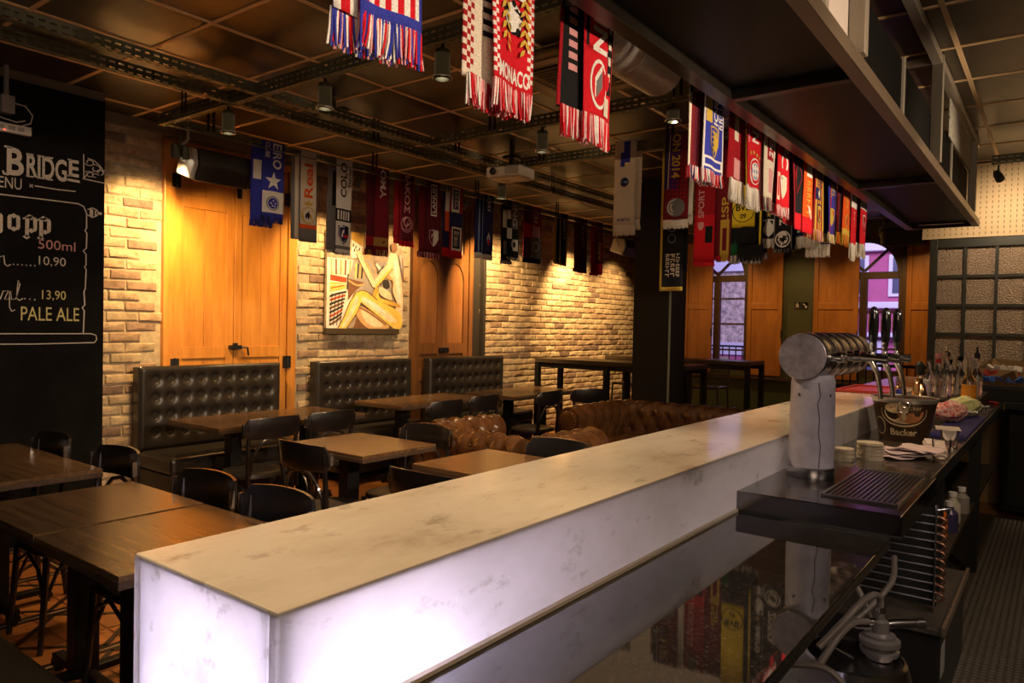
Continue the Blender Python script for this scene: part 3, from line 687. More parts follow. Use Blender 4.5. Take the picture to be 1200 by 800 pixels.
# street outside
def street():
    pink = plain('pink_stucco', (0.46, 0.11, 0.24), 0.9, noise=.1, nscale=3); wh = plain('white_stucco', (0.70, 0.68, 0.80), .8); dk = plain('dark_pane', (0.09, 0.10, 0.16), .2); stone = plain('mottled_stone', (0.50, 0.40, 0.34), .9, noise=.7, nscale=9)
    t = thing('building', 'pink building with white mouldings across the street', 'building', (-1.0, 17.5, 0))
    MB().box(-5.2, 3, 0, .5, -1, 7).build('wall', [pink], t, None)
    for x, z in ((-1.75, 2.75), (-.95, 1.7), (-2.45, .9), (-1.70, 4.6), (-2.75, 2.75), (.2, 2.75), (-3.4, 1.6)):
        f = MB().box(x-.30, x+.30, -.06, 0, z-.45, z+.45).build('window', [wh], t, None)
        MB().box(x-.22, x+.22, -.075, -.055, z-.38, z+.38).build('pane', [dk], f, None)
    for x0, x1, z, h in ((-2.7, -1.0, 3.28, .22), (-2.9, -1.25, 2.04, .14), (-2.9, -.3, 1.42, .10), (-2.9, 0, .55, .12)): MB().box(x0, x1, -.22, 0, z, z+h).build('moulding', [wh], t, None, .02)
    b = thing('stone_building', 'mottled stone building seen through the left window', 'building', (-7.2, 16.4, 0))
    MB().box(-2.5, 1.9, 0, .5, -1, 2.85).build('wall', [stone], b, None)
    MB().box(-2.5, 1.9, -.1, .5, 2.85, 3.5).build('roof_band', [wh], b, None); MB().box(-2.5, 1.9, -.15, 0, .95, 1.22).build('ledge', [wh], b, None)
    MB().box(-2.5, 1.9, -.12, 0, -1, .95).build('base_wall', [pink], b, None)
    c = thing('street_bench', 'pale bench on the pavement outside the left window', 'bench', (-5.75, 14.6, 0))
    MB().box(-.22, .22, -.15, .15, .55, .62).box(-.22, .22, .12, .16, .62, .95).build('seat', [plain('bench_tan', (.42, .33, .22), .7)], c, None); MB().box(-.2, -.16, -.13, .13, 0, .55).box(.16, .2, -.13, .13, 0, .55).build('leg', [IRON], c, None)
    gp = struct('ground', MB().box(-20, 12, 11.5, 30, -.3, 0.0), [plain('pavement', (.18, .16, .18), .9)], 'street pavement outside the windows')
    r = thing('street_railing', 'black street railing with plants seen through the left window', 'railing', (-5.2, 14.9, 0))
    MB().box(-.8, .8, -.02, .02, 1.15, 1.19).build('rail', [IRON], r, None)
    for k in range(12): MB().box(-.8+.14*k, -.78+.14*k, -.01, .01, 0, 1.15).build('bar', [IRON], r, None)
street()
area((-2.0, 13.2, 4.5), (-2.0, 17.5, 1.8), 190, 5, 1.5, (0.78, 0.66, 1.0))

# ------------------------------------------------------------------ frosted window in the partition
def frosted():
    w = sempty('window_3', 'black framed grid window of textured frosted glass'); k = PEGY/7.0
    X0 = -1.0; xs = [-1.0, -.735, -.494, -.262, -.03, .20, .43, .66, .9]; zs = [1.215, 1.508, 1.771, 2.037, 2.30]
    y0, y1 = PEGY-.02, PEGY+.03
    fm = plain('dark_olive_frame', (0.022, 0.022, 0.015), 0.4)
    MB().box(-1.02, -.955, y0, y1, 1.12, 2.385).box(-.955, FX1, y0, y1, 1.12, 1.18).box(-.955, FX1, y0, y1, 2.30, 2.385).build('window_frame', [fm], w, None, .004)
    for x in xs[1:]: MB().box(x-.013, x+.013, y0+.005, y1-.005, 1.18, 2.30).build('glazing_bar', [fm], w, None)
    for z in zs[1:-1]: MB().box(-.955, FX1, y0+.008, y1-.008, z-.013, z+.013).build('glazing_bar', [fm], w, None)
    m, nt, b = _new('frosted_glass'); n = nt.nodes.new('ShaderNodeTexVoronoi'); n.inputs['Scale'].default_value = 95
    nt.links.new(_coord(nt, (1, 1, 1)).outputs[0], n.inputs['Vector'])
    fr_ = _ramp(nt, n.outputs['Distance'], [(0.1, (0.52, 0.40, 0.30)), (0.55, (0.30, 0.215, 0.15))]); nt.links.new(fr_.outputs[0], b.inputs['Base Color']); b.inputs['Roughness'].default_value = 0.20; b.inputs['Transmission Weight'].default_value = 0.15; _bump(nt, b, n.outputs['Distance'], 0.9, 0.012)
    ze = [1.18]+zs[1:-1]+[2.30]; xe = [-.955]+xs[1:]+[FX1]
    for i in range(len(xe)-1):
        for j in range(4): MB().box(xe[i], xe[i+1], PEGY+.008, PEGY+.016, ze[j], ze[j+1]).build('pane', [m], w, None)
frosted()
# dark pillar
struct('trim_4', MB().box(-3.66, -3.27, 6.97, 7.43, 0, CZ-.006), [PILLAR], 'dark square pillar in the middle of the room', None, .004)
t = thing('pipe', 'thin pale vertical pipe running down the dark pillar', 'pipe', (-3.262, 7.0, 0)); MB().tube([(.005, 0, 0), (.005, 0, 3.0)], .014, 8).build('tube', [plain('pale_green_pipe', (.20, .20, .13), .5)], t)
# balustrade near the end wall
t = thing('balustrade', 'black metal balustrade at the stair head behind the beer taps', 'railing', (-2.75, 10.5, 0))
MB().box(0, 1.55, -.02, .02, 1.06, 1.10).build('handrail', [IRON], t, None); MB().box(0, 1.55, -.015, .015, .12, .15).build('bottom_rail', [IRON], t, None)
for k in range(17): MB().box(.0+.096*k, .016+.096*k, -.008, .008, 0 if k % 8 == 0 else .15, 1.06).build('baluster', [IRON], t, None)
# ------------------------------------------------------------------ stone bar
def marble():
    m, nt, b = _new('veined_marble'); mp = _coord(nt, (1, 1, 1)); mp.inputs['Scale'].default_value = (1.6, 0.8, 1.6)
    n = _noise(nt, mp, 2.2, 8, 0.66); n2 = _noise(nt, mp, 9, 6, 0.7)
    r = _ramp(nt, n.outputs[0], [(0.30, (0.36, 0.29, 0.21)), (0.42, (0.52, 0.45, 0.36)), (0.60, (0.60, 0.53, 0.44)), (0.75, (0.52, 0.44, 0.34))])
    r2 = _ramp(nt, n2.outputs[0], [(0.28, (0.45, 0.42, 0.36)), (0.42, (1, 1, 1))])
    mx = nt.nodes.new('ShaderNodeMix'); mx.data_type = 'RGBA'; mx.blend_type = 'MULTIPLY'; mx.inputs[0].default_value = .8
    nt.links.new(r.outputs[0], mx.inputs[6]); nt.links.new(r2.outputs[0], mx.inputs[7]); nt.links.new(mx.outputs[2], b.inputs['Base Color'])
    b.inputs['Roughness'].default_value = 0.13; return m, nt, b, mx
def onyx():
    m, nt, b, mx = marble(); m.name = 'backlit_onyx'
    for e, c in zip(nt.nodes['Color Ramp'].color_ramp.elements, ((.44, .41, .40), (.60, .58, .57), (.68, .66, .66), (.60, .57, .55))): e.color = (*c, 1)
    out = nt.nodes['Material Output']; tr = nt.nodes.new('ShaderNodeBsdfTranslucent'); nt.links.new(mx.outputs[2], tr.inputs[0])
    ms = nt.nodes.new('ShaderNodeMixShader'); ms.inputs[0].default_value = 0.55
    for l in list(out.inputs[0].links): nt.links.remove(l)
    nt.links.new(b.outputs[0], ms.inputs[1]); nt.links.new(tr.outputs[0], ms.inputs[2]); nt.links.new(ms.outputs[0], out.inputs[0]); return m
MARBLE = marble()[0]; ONYX = onyx()
def bar():
    t = thing('bar_counter', 'long pale veined stone bar counter, backlit lilac at its near end', 'bar counter', (-1.05, 4.2, 0))
    X0, X1, YA, YB = -.202, .205, -3.6, 3.55
    MB().box(X0+.001, X1-.001, YA+.001, YB, 1.090, 1.10).build('countertop', [MARBLE], t, None, .004)
    MB().box(X1-.022, X1, YA, YB, .02, 1.0985).build('front_panel', [ONYX], t, None, .004)
    MB().box(X0+.022, X1-.022, YA, YA+.022, .02, 1.0985).build('end_panel', [ONYX], t, None, .003)
    MB().box(X0, X0+.022, YA, YB, .02, 1.0985).build('guest_panel', [ONYX], t, None, .004)
    MB().box(X0+.03, X1-.03, YA+.05, YB, 0, .02).build('plinth', [BLACK], t, None)
    MB().box(X1, X1+.012, YA+.02, -1.85, .907, .915).build('sealant_bead', [plain('cream_sealant', (.55, .47, .36), .5)], t, None)
bar()
def granite():
    m, nt, b = _new('black_granite'); n = nt.nodes.new('ShaderNodeTexVoronoi'); n.inputs['Scale'].default_value = 90; nt.links.new(_coord(nt, (1, 1, 1)).outputs[0], n.inputs['Vector'])
    n2 = _noise(nt, _coord(nt, (1, 1, 1)), 40, 4)
    ad = nt.nodes.new('ShaderNodeMath'); ad.operation = 'MULTIPLY'; nt.links.new(n.outputs['Distance'], ad.inputs[0]); nt.links.new(n2.outputs[0], ad.inputs[1])
    r = _ramp(nt, ad.outputs[0], [(0.0, (0.09, 0.085, 0.08)), (0.10, (0.022, 0.020, 0.022)), (0.3, (0.012, 0.011, 0.012))])
    nt.links.new(r.outputs[0], b.inputs['Base Color']); b.inputs['Roughness'].default_value = 0.03; b.inputs['IOR'].default_value = 2.3; return m
GRAN = granite()
t = thing('granite_worktop', 'polished black speckled granite worktop running along the bar', 'worktop', (-.615, 0, 0))
MB().box(-.23, .23, -.6, 2.36, .875, .906).build('slab', [GRAN], t, None, .003)
MB().box(-.23, .23, 3.09, 7.78, .90, .955).build('slab', [plain('dark_gloss_top', (.045, .035, .028), .09, spec=.6)], t, None, .003)
MB().box(.226, .236, 3.09, 7.2, .90, .957).build('edge_trim', [STEEL], t, None, .002)
MB().box(-.23, -.20, -.55, 7.7, .80, .874).build('back_rail', [IRON], t, None)
for y in (-.4, .9, 3.62, 5.4): MB().box(.16, .22, y, y+.05, 0, .874).build('post', [IRON], t, None)
MB().box(-.20, .20, 3.7, 7.1, .42, .45).build('shelf', [plain('dark_shelf', (.035, .024, .016), .5)], t, None, .003)
# cabinet that closes the bar on the far side
t = thing('bar_cabinet', 'black cabinet closing the far end of the bar floor', 'cabinet', (.5, 7.5, 0))
MB().box(-.87, 1.1, -.24, .26, .06, .90).build('body', [GLOSSB], t, None, .004); MB().box(-.87, 1.1, -.28, .26, .90, .955).build('worktop', [BLACK], t, None, .003)
for k in range(3): MB().box(-.84+.62*k, -.25+.62*k, -.255, -.241, .10, .86).build('door', [plain('fridge_black', (.010, .010, .010), .3)], t, None, .004)
# drip station
def drip():
    t = thing('drip_station', 'stainless steel drip station block with a slotted grate', 'drip station', (-.60, 2.72, .907))
    MB().box(-.243, .243, -.365, .36, .0, .067).build('body', [DARKSTEEL], t, None, .003)
    MB().box(-.243, .243, -.368, .36, -.001, .006).build('shadow_gap', [BLACK], t, None)
    MB().box(0.0, .205, -.24, .31, .0675, .0690).build('tray', [BLACK], t, None)
    MB().box(-.01, 0, -.25, .32, .0675, .0755).box(.205, .215, -.25, .32, .0675, .0755).box(0, .205, -.25, -.24, .0675, .0745).box(0, .205, .31, .32, .0675, .0745).build('rim', [STEEL], t, None, .001)
    for k in range(13): MB().box(.010+.0152*k, .0155+.0152*k, -.238, .308, .069, .0735).build('slat', [STEEL], t, None)
drip()
def taps():
    t = thing('beer_tower', 'white frosted T-shaped beer tower with steel barrel and three black tap handles', 'beer tower', (-.728, 2.80, .974))
    frost = plain('frosted_column', (0.24, 0.22, 0.27), 0.5, noise=.18, nscale=16, bump=.25)
    MB().lathe([(.078, .035), (.0775, .2), (.0755, .345), (.07, .37)], 40).build('column', [frost], t)
    MB().lathe([(.082, 0), (.084, .004), (.083, .036), (.079, .038)], 40).build('base_ring', [STEEL], t)
    mb = MB()
    pts = [(-.010, .345), (-.002, .30), (-.012, .27), (-.004, .22), (-.006, .16), (.002, .12), (-.002, .04)]
    a0 = -PI/2+.62
    ribbon(mb, pts, .0035, lambda u, v: (.0785*math.cos(a0+u/.078), .0785*math.sin(a0+u/.078), v)); 
    mb.build('crack', [plain('crack_grey', (.06, .05, .05), .8)], t, None)
    for a in (-1.95, -.45): MB().lathe([(.005, -.002), (.004, .003)], 8, (.077*math.cos(a), .077*math.sin(a), .30), Matrix.Rotation(PI/2, 3, 'Y')).build('screw', [IRON], t)
    M = Matrix.Rotation(-PI/2, 3, 'X')   # lathe z -> +y
    prof = [(.083, -.085), (.085, -.080), (.085, -.03)]
    for k in range(5):
        y = .04+.125*k; prof += [(.085, y), (.089, y+.008), (.089, y+.024), (.085, y+.032)]
    prof += [(.085, .66), (.07, .69), (.0, .70)]
    MB().lathe(prof, 40, (-.018, 0, .437), M, cap=False).build('barrel', [STEEL], t)
    MB().lathe([(.083, -.086), (.081, -.090), (0, -.091)], 40, (-.018, 0, .437), M, cap=False).build('end_disc', [plain('etched_disc', (.30, .28, .34), .38, .7, noise=.5, nscale=16)], t)
    for k, y in enumerate((.10, .225, .35)):
        x1 = .172+.018*k
        g = MB()
        g.tube([(.055, y, .437), (x1+.01, y, .437)], .011, 12); g.tube([(.06, y, .437), (.085, y, .437)], .019, 12); g.tube([(.115, y, .437), (.135, y, .437)], .017, 12)
        g.tube([(x1-.03, y, .437), (x1+.055, y, .432)], [.014, .016], 12)
        tap = g.build('tap', [CHROME], t)
        s = MB(); s.tube([(x1+.0, y, .43), (x1+.012, y, .405), (x1+.022, y, .38), (x1+.032, y, .33), (x1+.036, y, .29)], [.011, .011, .0095, .0085, .0085], 12); s.build('spout', [CHROME], tap)
        c = MB(); c.lathe([(.007, 0), (.009, .006), (.007, .012), (.010, .018), (.0085, .026), (.011, .034), (.012, .05)], 16, (x1+.005, y, .445)); c.build('collar', [CHROME], tap)
        h = MB(); h.lathe([(.012, 0), (.0145, .012), (.0175, .05), (.018, .075), (.0165, .10), (.0135, .118), (.008, .128), (0, .131)], 20, (x1+.005, y, .493)); h.build('handle', [GLOSSB], tap)
    for y in (-.02, .04): MB().tube([(.05, y, .437), (.085, y, .437)], .014, 12).tube([(.085, y, .437), (.10, y, .437)], .019, 12).build('shank', [CHROME], t)
taps()

# ------------------------------------------------------------------ tables
def make_table(label, cx, cy, wx, wy, col=(0, 0), group='dining tables'):
    t = thing('dining_table', label, 'table', (cx, cy, 0), 0, group); hx, hy = wx/2, wy/2
    MB().box(-hx+.002, hx-.002, -hy+.002, hy-.002, .732, .75).build('tabletop', [TABLE], t, None, .0015)
    MB().box(-hx, hx, -hy, hy, .708, .732).build('edge_band', [TABLE_EDGE], t, None, .0015)
    c = MB().box(col[0]-.045, col[0]+.045, col[1]-.045, col[1]+.045, .05, .70).box(col[0]-.15, col[0]+.15, col[1]-.15, col[1]+.15, .70, .708); c.build('column', [IRON], t, None, .004)
    b = MB().box(col[0]-.24, col[0]+.24, col[1]-.025, col[1]+.025, .045, .075).box(col[0]-.025, col[0]+.025, col[1]-.24, col[1]+.24, .045, .075).build('base', [IRON], t, None, .004)
    for dx, dy in ((.225, 0), (-.225, 0), (0, .225), (0, -.225)): MB().box(col[0]+dx-.024, col[0]+dx+.024, col[1]+dy-.024, col[1]+dy+.024, .02, .045).lathe([(.02, 0), (.02, .02)], 10, (col[0]+dx, col[1]+dy, 0)).build('foot', [IRON], b, None)
    return t
make_table('long walnut table at the left edge, in front of the chalkboard', -4.34, 1.352, 1.12, .615, (.10, .0))
make_table('square walnut table of the near pair, on the chalkboard side of the seam', -3.0925, 1.307, .612, .622, (-.05, .0))
make_table('square walnut table of the near pair, next to the lit bar end', -2.462, 1.302, .610, .622, (0, -.10))
make_table('square walnut table alone in the middle, between two facing chairs', -3.465, 3.05, .71, .60, (-.04, -.06))
make_table('square walnut table half hidden behind the bar top, nearest the armchairs', -2.43, 3.12, .68, .65, (0, 0))
for y, w, l in ((3.10, .64, 'walnut table in front of the left tufted bench, nearer the camera'), (3.77, .66, 'walnut table in front of the left tufted bench, farther half')): make_table(l, -4.95, y, .68, w)
for y, w, l in ((4.98, .62, 'walnut table in front of the middle tufted bench, nearer the camera'), (5.62, .62, 'walnut table in front of the middle tufted bench, farther half')): make_table(l, -5.09, y, .64, w)
for y, w, l in ((6.50, .68, 'walnut table in front of the right tufted bench, nearer the camera'), (7.155, .62, 'walnut table at the right end of the right tufted bench')): make_table(l, -4.95, y, .70, w)
# ------------------------------------------------------------------ bentwood chairs (face +y)
def make_chair(label, mat, name='bentwood_chair'):
    t = thing(name, label, 'chair', (0, 0, 0), 0, 'bentwood bistro chairs')
    sb = MB(); n = 28
    def rr(k, sc): 
        a = 2*PI*k/n; c, s = math.cos(a), math.sin(a); e = .62
        return (math.copysign(abs(c)**e, c)*.20*sc, math.copysign(abs(s)**e, s)*.195*sc)
    V = []; F = []
    for sc, z in ((.97, .425), (1, .43), (1, .448), (.97, .458), (.85, .464), (0.4, .460)):
        V += [(*rr(k, sc), z) for k in range(n)]
    for i in range(5):
        for k in range(n): F.append((i*n+k, i*n+(k+1) % n, (i+1)*n+(k+1) % n, (i+1)*n+k))
    F += [tuple(range(n-1, -1, -1)), tuple(5*n+k for k in range(n))]
    sb.add(V, F); sb.build('seat', [SEATV], t)
    for sx in (-1, 1):
        MB().tube([(sx*.165, .165, .43), (sx*.172, .178, .22), (sx*.178, .195, 0)], [.016, .015, .012], 8).build('leg', [mat], t)
        MB().tube([(sx*.178, -.215, 0), (sx*.172, -.195, .22), (sx*.172, -.180, .45), (sx*.182, -.195, .62), (sx*.194, -.218, .80)], [.012, .015, .016, .0145, .013], 8).build('leg', [mat], t)
        MB().tube([(sx*.174, .17, .24), (sx*.166, .12, .36), (sx*.164, .04, .415), (sx*.164, -.05, .41), (sx*.168, -.13, .35), (sx*.174, -.185, .24)], .009, 6).build('side_brace', [mat], t)
    MB().tube([(-.172, .176, .22), (-.12, .18, .36), (0, .18, .418), (.12, .18, .36), (.172, .176, .22)], .009, 6).build('front_brace', [mat], t)
    P = [(-.160, -.185, .46), (-.155, -.195, .55), (-.13, -.212, .63), (-.08, -.224, .685), (0, -.23, .702), (.08, -.224, .685), (.13, -.212, .63), (.155, -.195, .55), (.160, -.185, .46)]
    MB().tube(P, .0105, 8).build('back_hoop', [mat], t)
    # curved backrest board
    bk = MB(); nu = 16
    def top(u): return .842+.010*math.sin(PI*u)
    def fn(u, v, d):
        a = (u-.5)*2; x = .222*a; y = -.242+.055*a*a*abs(a)**.4-d; e = (1-min(1, (1-abs(a))/.10))
        z0 = .705+.030*e*e; z1 = top(u)-.045*e*e
        return (x, y-.012*v, z0+(z1-z0)*v)
    V = [fn(i/nu, v, d) for v, d in ((0, 0), (.06, -.003), (.94, -.003), (1, 0), (1, .014), (.94, .017), (.06, .017), (0, .014)) for i in range(nu+1)]
    m_ = nu+1; F = []
    for r_ in range(8):
        for i in range(nu):
            a = r_*m_+i; b = ((r_+1) % 8)*m_+i; F.append((a, a+1, b+1, b))
    F += [tuple(r_*m_ for r_ in range(8)), tuple(r_*m_+nu for r_ in range(7, -1, -1))]
    bk.add(V, F); o = bk.build('backrest', [mat], t)
    for sx in (-1, 1):
        MB().lathe([(.007, 0), (.005, .004), (0, .005)], 8, (sx*.198, -.216, .79), RX(PI/2)).build('screw', [CHROME], o)
        MB().obox((sx*.222, -.19, .775), (.004, .02, .07), RZ(0)).build('corner_plate', [CHROME], o, None)
    return t
chair0 = make_chair('black bentwood chair by the chalkboard table, farthest left', CHAIRW); chair0.location = (-4.44, 1.47, 0); chair0.rotation_euler = (0, 0, PI)
for x, y, rz, lb in (
    (-3.745, 1.50, PI, 'black bentwood chair at the gap between the chalkboard table and the near pair'),
    (-2.875, 1.47, PI, 'black bentwood chair on the far side of the near pair, left of two'),
    (-4.50, 2.99, PI/2, 'black bentwood chair facing the left tufted bench, nearer the camera'),
    (-4.50, 3.49, PI/2, 'black bentwood chair facing the left tufted bench, second along'),
    (-3.28, 2.68, 0, 'black bentwood chair on the near side of the middle table, its back to the camera'),
    (-3.25, 3.20, PI, 'black bentwood chair on the far side of the middle table, beside the leather armchair'),
    (-2.26, 2.56, 0, 'black bentwood chair just behind the bar top, only its curved backrest showing'),
    (-4.43, 4.66, PI/2, 'black bentwood chair facing the middle tufted bench, nearer the camera'),
    (-4.50, 5.27, PI/2, 'black bentwood chair facing the middle tufted bench, second along'),
    (-4.36, 6.15, PI/2, 'black bentwood chair facing the right tufted bench, nearer the camera'),
    (-4.18, 6.80, PI/2-.55, 'black bentwood chair turned askew near the high tables'),):
    dup(chair0, (x, y, 0), rz, lb)
ch2 = make_chair('blue-sheened black bentwood chair beside the lit bar end, right of two', CHAIRB); ch2.location = (-2.385, 1.48, 0); ch2.rotation_euler = (0, 0, PI)
dup(ch2, (-2.29, 3.295, 0), PI, 'blue-black bentwood chair behind the bar top, in front of the leather armchairs')
# ------------------------------------------------------------------ tufted benches along the brick wall
def bench(y0, y1, label, cols=9):
    t = thing('tufted_bench', label, 'bench', (-5.45, (y0+y1)/2, 0), 0, 'tufted benches along the brick wall'); h = (y1-y0)/2
    b0, zt, zb = -.21, 1.125, .47
    us = [(-h+.13+(2*h-.26)*k/(cols-1)) for k in range(cols)]; vs_ = [.60, .74, .88, 1.02]
    def fn(u, v):
        y = -h+.004+(2*h-.008)*u; z = zb+(zt-zb)*v; d = 0
        for a in us:
            if abs(a-y) > .09: continue
            for b in vs_:
                q = ((a-y)**2+(b-z)**2)
                d += .034*math.exp(-q/.0006)+.014*math.exp(-q/.0035)
        e = min(1, min(u, 1-u)/.025, min(v, 1-v)/.05); rd = .022*(1-(1-e)**2)
        return (b0+.0+rd-d*(e > .9), y, z)
    mb = MB().grid(fn, 108, 64); 
    mb.build('backrest', [BENCHV], t, 60)
    MB().box(-.30, b0+.002, -h, h, .02, 1.118).build('back_board', [BENCHV], t, None, .006)
    for a in us:
        for b in vs_: MB().lathe([(.007, 0), (.005, .004), (0, .005)], 8, (b0+.022-.042, a, b), RY(PI/2)).build('button', [SEATV], t)
    MB().box(b0+.002, .29, -h+.005, h-.005, .345, .475).build('seat', [BENCHV], t, None, .03)
    MB().box(b0+.002, .265, -h+.01, h-.01, .10, .343).build('seat_box', [plain('bench_box', (.028, .021, .015), .45)], t, None, .004)
    for yy in (-h+.05, 0, h-.05): MB().box(-.25, -.19, yy-.03, yy+.03, 0, .02).box(.15, .21, yy-.03, yy+.03, 0, .10).build('leg', [BLACK], t, None)
    return t
bench(2.735, 4.005, 'black button-tufted bench in front of the honey double door')
bench(4.40, 5.675, 'black button-tufted bench below the painting')
bench(5.955, 7.31, 'black button-tufted bench in front of the dark arched door')
t = thing('window_bench', 'dark upholstered bench seat in the bottom left corner beside the near tables', 'bench', (-2.6, .6, 0))
MB().box(-.75, .95, -.28, .275, .40, .48).build('seat', [plain('olive_vinyl', (.050, .043, .026), .5)], t, None, .02); MB().box(-.74, .94, -.27, .25, .06, .40).build('seat_box', [BLACK], t, None); MB().box(-.7, .9, -.25, .2, 0, .06).build('plinth', [BLACK], t, None)
# ------------------------------------------------------------------ chesterfield armchairs and sofa
def leather():
    m, nt, b = _new('worn_brown_leather'); n = _noise(nt, _coord(nt, (1, 1, 1)), 5, 8, .65); n2 = _noise(nt, _coord(nt, (1, 1, 1)), 60, 4)
    r = _ramp(nt, n.outputs[0], [(.3, (.050, .020, .007)), (.55, (.105, .044, .014)), (.75, (.18, .085, .03))]); nt.links.new(r.outputs[0], b.inputs['Base Color'])
    b.inputs['Roughness'].default_value = .27; _bump(nt, b, n2.outputs[0], .15, .004); return m
LEATHER = leather()
def tuft_roll(L, h, step=.16, seatz=.42):
    """tufted rolled back running along local x from 0 to L; inner face towards +y"""
    mb = MB(); r = .115; cz = h-r
    prof = [(-.075, .10), (-.078, .22), (-.085, .38), (-.10, cz-.07)]
    prof += [(-.02+r*math.cos(a), cz+r*math.sin(a)) for a in [PI*1.12-(PI*1.12+.35)*k/22 for k in range(23)]]
    prof += [(.09, cz-.09), (.085, seatz)]
    # densify
    P = []
    for i in range(len(prof)-1):
        a, b = prof[i], prof[i+1]; d = math.dist(a, b); k = max(1, int(d/.016))
        P += [(a[0]+(b[0]-a[0])*q/k, a[1]+(b[1]-a[1])*q/k) for q in range(k)]
    P.append(prof[-1]); ls = [0]
    for i in range(1, len(P)): ls.append(ls[-1]+math.dist(P[i-1], P[i]))
    T = ls[-1]; nrm = []
    for i in range(len(P)):
        a, b = P[max(0, i-1)], P[min(len(P)-1, i+1)]; dx, dz = b[0]-a[0], b[1]-a[1]; l = math.hypot(dx, dz); nrm.append((-dz/l, dx/l))
    nx = max(8, int(L/.016)); btn = []; rows = [(.36, 0), (.52, 1), (.66, 0), (.80, 1), (.93, 0)]
    for rw, off in rows:
        k = 0
        while True:
            x = step*(.5+k+(.5 if off else 0))
            if x > L-.04: break
            btn.append((x, rw*T)); k += 1
    V = []; F = []; bp = []
    def disp(x, s):
        d = 0
        for bx, bs in btn:
            q = (bx-x)**2+(bs-s)**2
            if q < .02: d += .022*math.exp(-q/.0005)
        # pleats from button to button
        a = (x/step); rr_ = (s/T-.36)/.145
        pl = abs(math.sin(PI*(a-.5)*1.0+PI*rr_/2))*abs(math.sin(PI*(a-.5)*1.0-PI*rr_/2)) if s > .33*T else (abs(math.sin(PI*a)) if s > .15*T else 1)
        amp = .015 if s > .3*T else .014*max(0, (s/T-.1)/.2)
        return amp*pl**.8-d
    for i in range(len(P)):
        for k in range(nx+1):
            x = L*k/nx; e = min(1, min(k, nx-k)/3); dd = disp(x, ls[i])*e
            V.append((x, P[i][0]+nrm[i][0]*dd, P[i][1]+nrm[i][1]*dd))
    for i in range(len(P)-1):
        for k in range(nx): a = i*(nx+1)+k; F.append((a, a+1, a+nx+2, a+nx+1))
    F.append(tuple(i*(nx+1) for i in range(len(P)-1, -1, -1))); F.append(tuple(i*(nx+1)+nx for i in range(len(P))))
    mb.add(V, F)
    for bx, bs in btn:
        i = min(range(len(P)), key=lambda q: abs(ls[q]-bs)); dd = -.005
        bp.append(((bx, P[i][0]+nrm[i][0]*dd, P[i][1]+nrm[i][1]*dd)))
    return mb, bp
def chesterfield(name, label, cat, loc, rz, Wd, D, h=.75, group=None):
    """local: back along x at y=0, sitter faces +y"""
    t = thing(name, label, cat, loc, rz, group); BR = plain('brass_nail', (.55, .36, .14), .3, 1.0)
    def roll(nm, L, M):
        g, bp = tuft_roll(L, h); m2 = MB().merge(g, M); o = m2.build(nm, [LEATHER], t, 70)
        s = MB()
        for p in bp: q = M@Vector(p); s.lathe([(.010, -.004), (.008, .004), (0, .006)], 6, q)
        s.build('buttons', [plain('leather_button', (.05, .02, .008), .3)], o)['kind'] = 'stuff'; return o
    roll('backrest', Wd-.08, Matrix.Translation((-Wd/2+.04, 0, 0)))
    for sg in (-1, 1):
        M = Matrix.Translation((sg*(Wd/2-.06), .10 if sg < 0 else D-.06, 0))@Matrix.Rotation(sg*PI/2*-1, 4, 'Z')
        M = Matrix.Translation((sg*(Wd/2-.06), D-.06 if sg < 0 else .10, 0))@Matrix.Rotation(-PI/2 if sg < 0 else PI/2, 4, 'Z')
        a = roll('arm', D-.16, M)
        xc = sg*(Wd/2-.06)+sg*.02
        MB().lathe([(.088, 0), (.085, .012), (.06, .020), (0, .022)], 20, (xc, D-.058, h-.115), RX(-PI/2)).build('scroll_front', [LEATHER], a)
        nl = MB()
        for k in range(14): nl.lathe([(.006, 0), (0, .004)], 5, (xc+.075*math.cos(2*PI*k/14), D-.044, h-.115+.075*math.sin(2*PI*k/14)), RX(-PI/2))
        nl.build('nail_heads', [BR], a)
    MB().box(-Wd/2+.06, Wd/2-.06, -.03, D-.08, .08, .32).build('base', [LEATHER], t, None, .02)
    MB().box(-Wd/2+.18, Wd/2-.18, .07, D-.04, .32, .46).build('seat_cushion', [LEATHER], t, None, .04)
    for sx in (-1, 1):
        for y in (.02, D-.14): MB().lathe([(.03, 0), (.035, .05), (.028, .08)], 12, (sx*(Wd/2-.12), y, 0)).build('foot', [IRON], t)
chesterfield('leather_armchair', 'brown tufted leather armchair seen from behind, left of the half-hidden table', 'armchair', (-3.36, 3.98, 0), -.10, 1.12, .86, .75, 'brown leather armchairs')
chesterfield('leather_armchair', 'brown tufted leather armchair half hidden behind the bar top', 'armchair', (-2.14, 3.90, 0), .12, 1.05, .86, .75, 'brown leather armchairs')
chesterfield('leather_sofa', 'brown tufted leather sofa in front of the dark pillar, facing the armchairs', 'sofa', (-2.55, 6.72, 0), PI, 2.2, 1.12, .76)
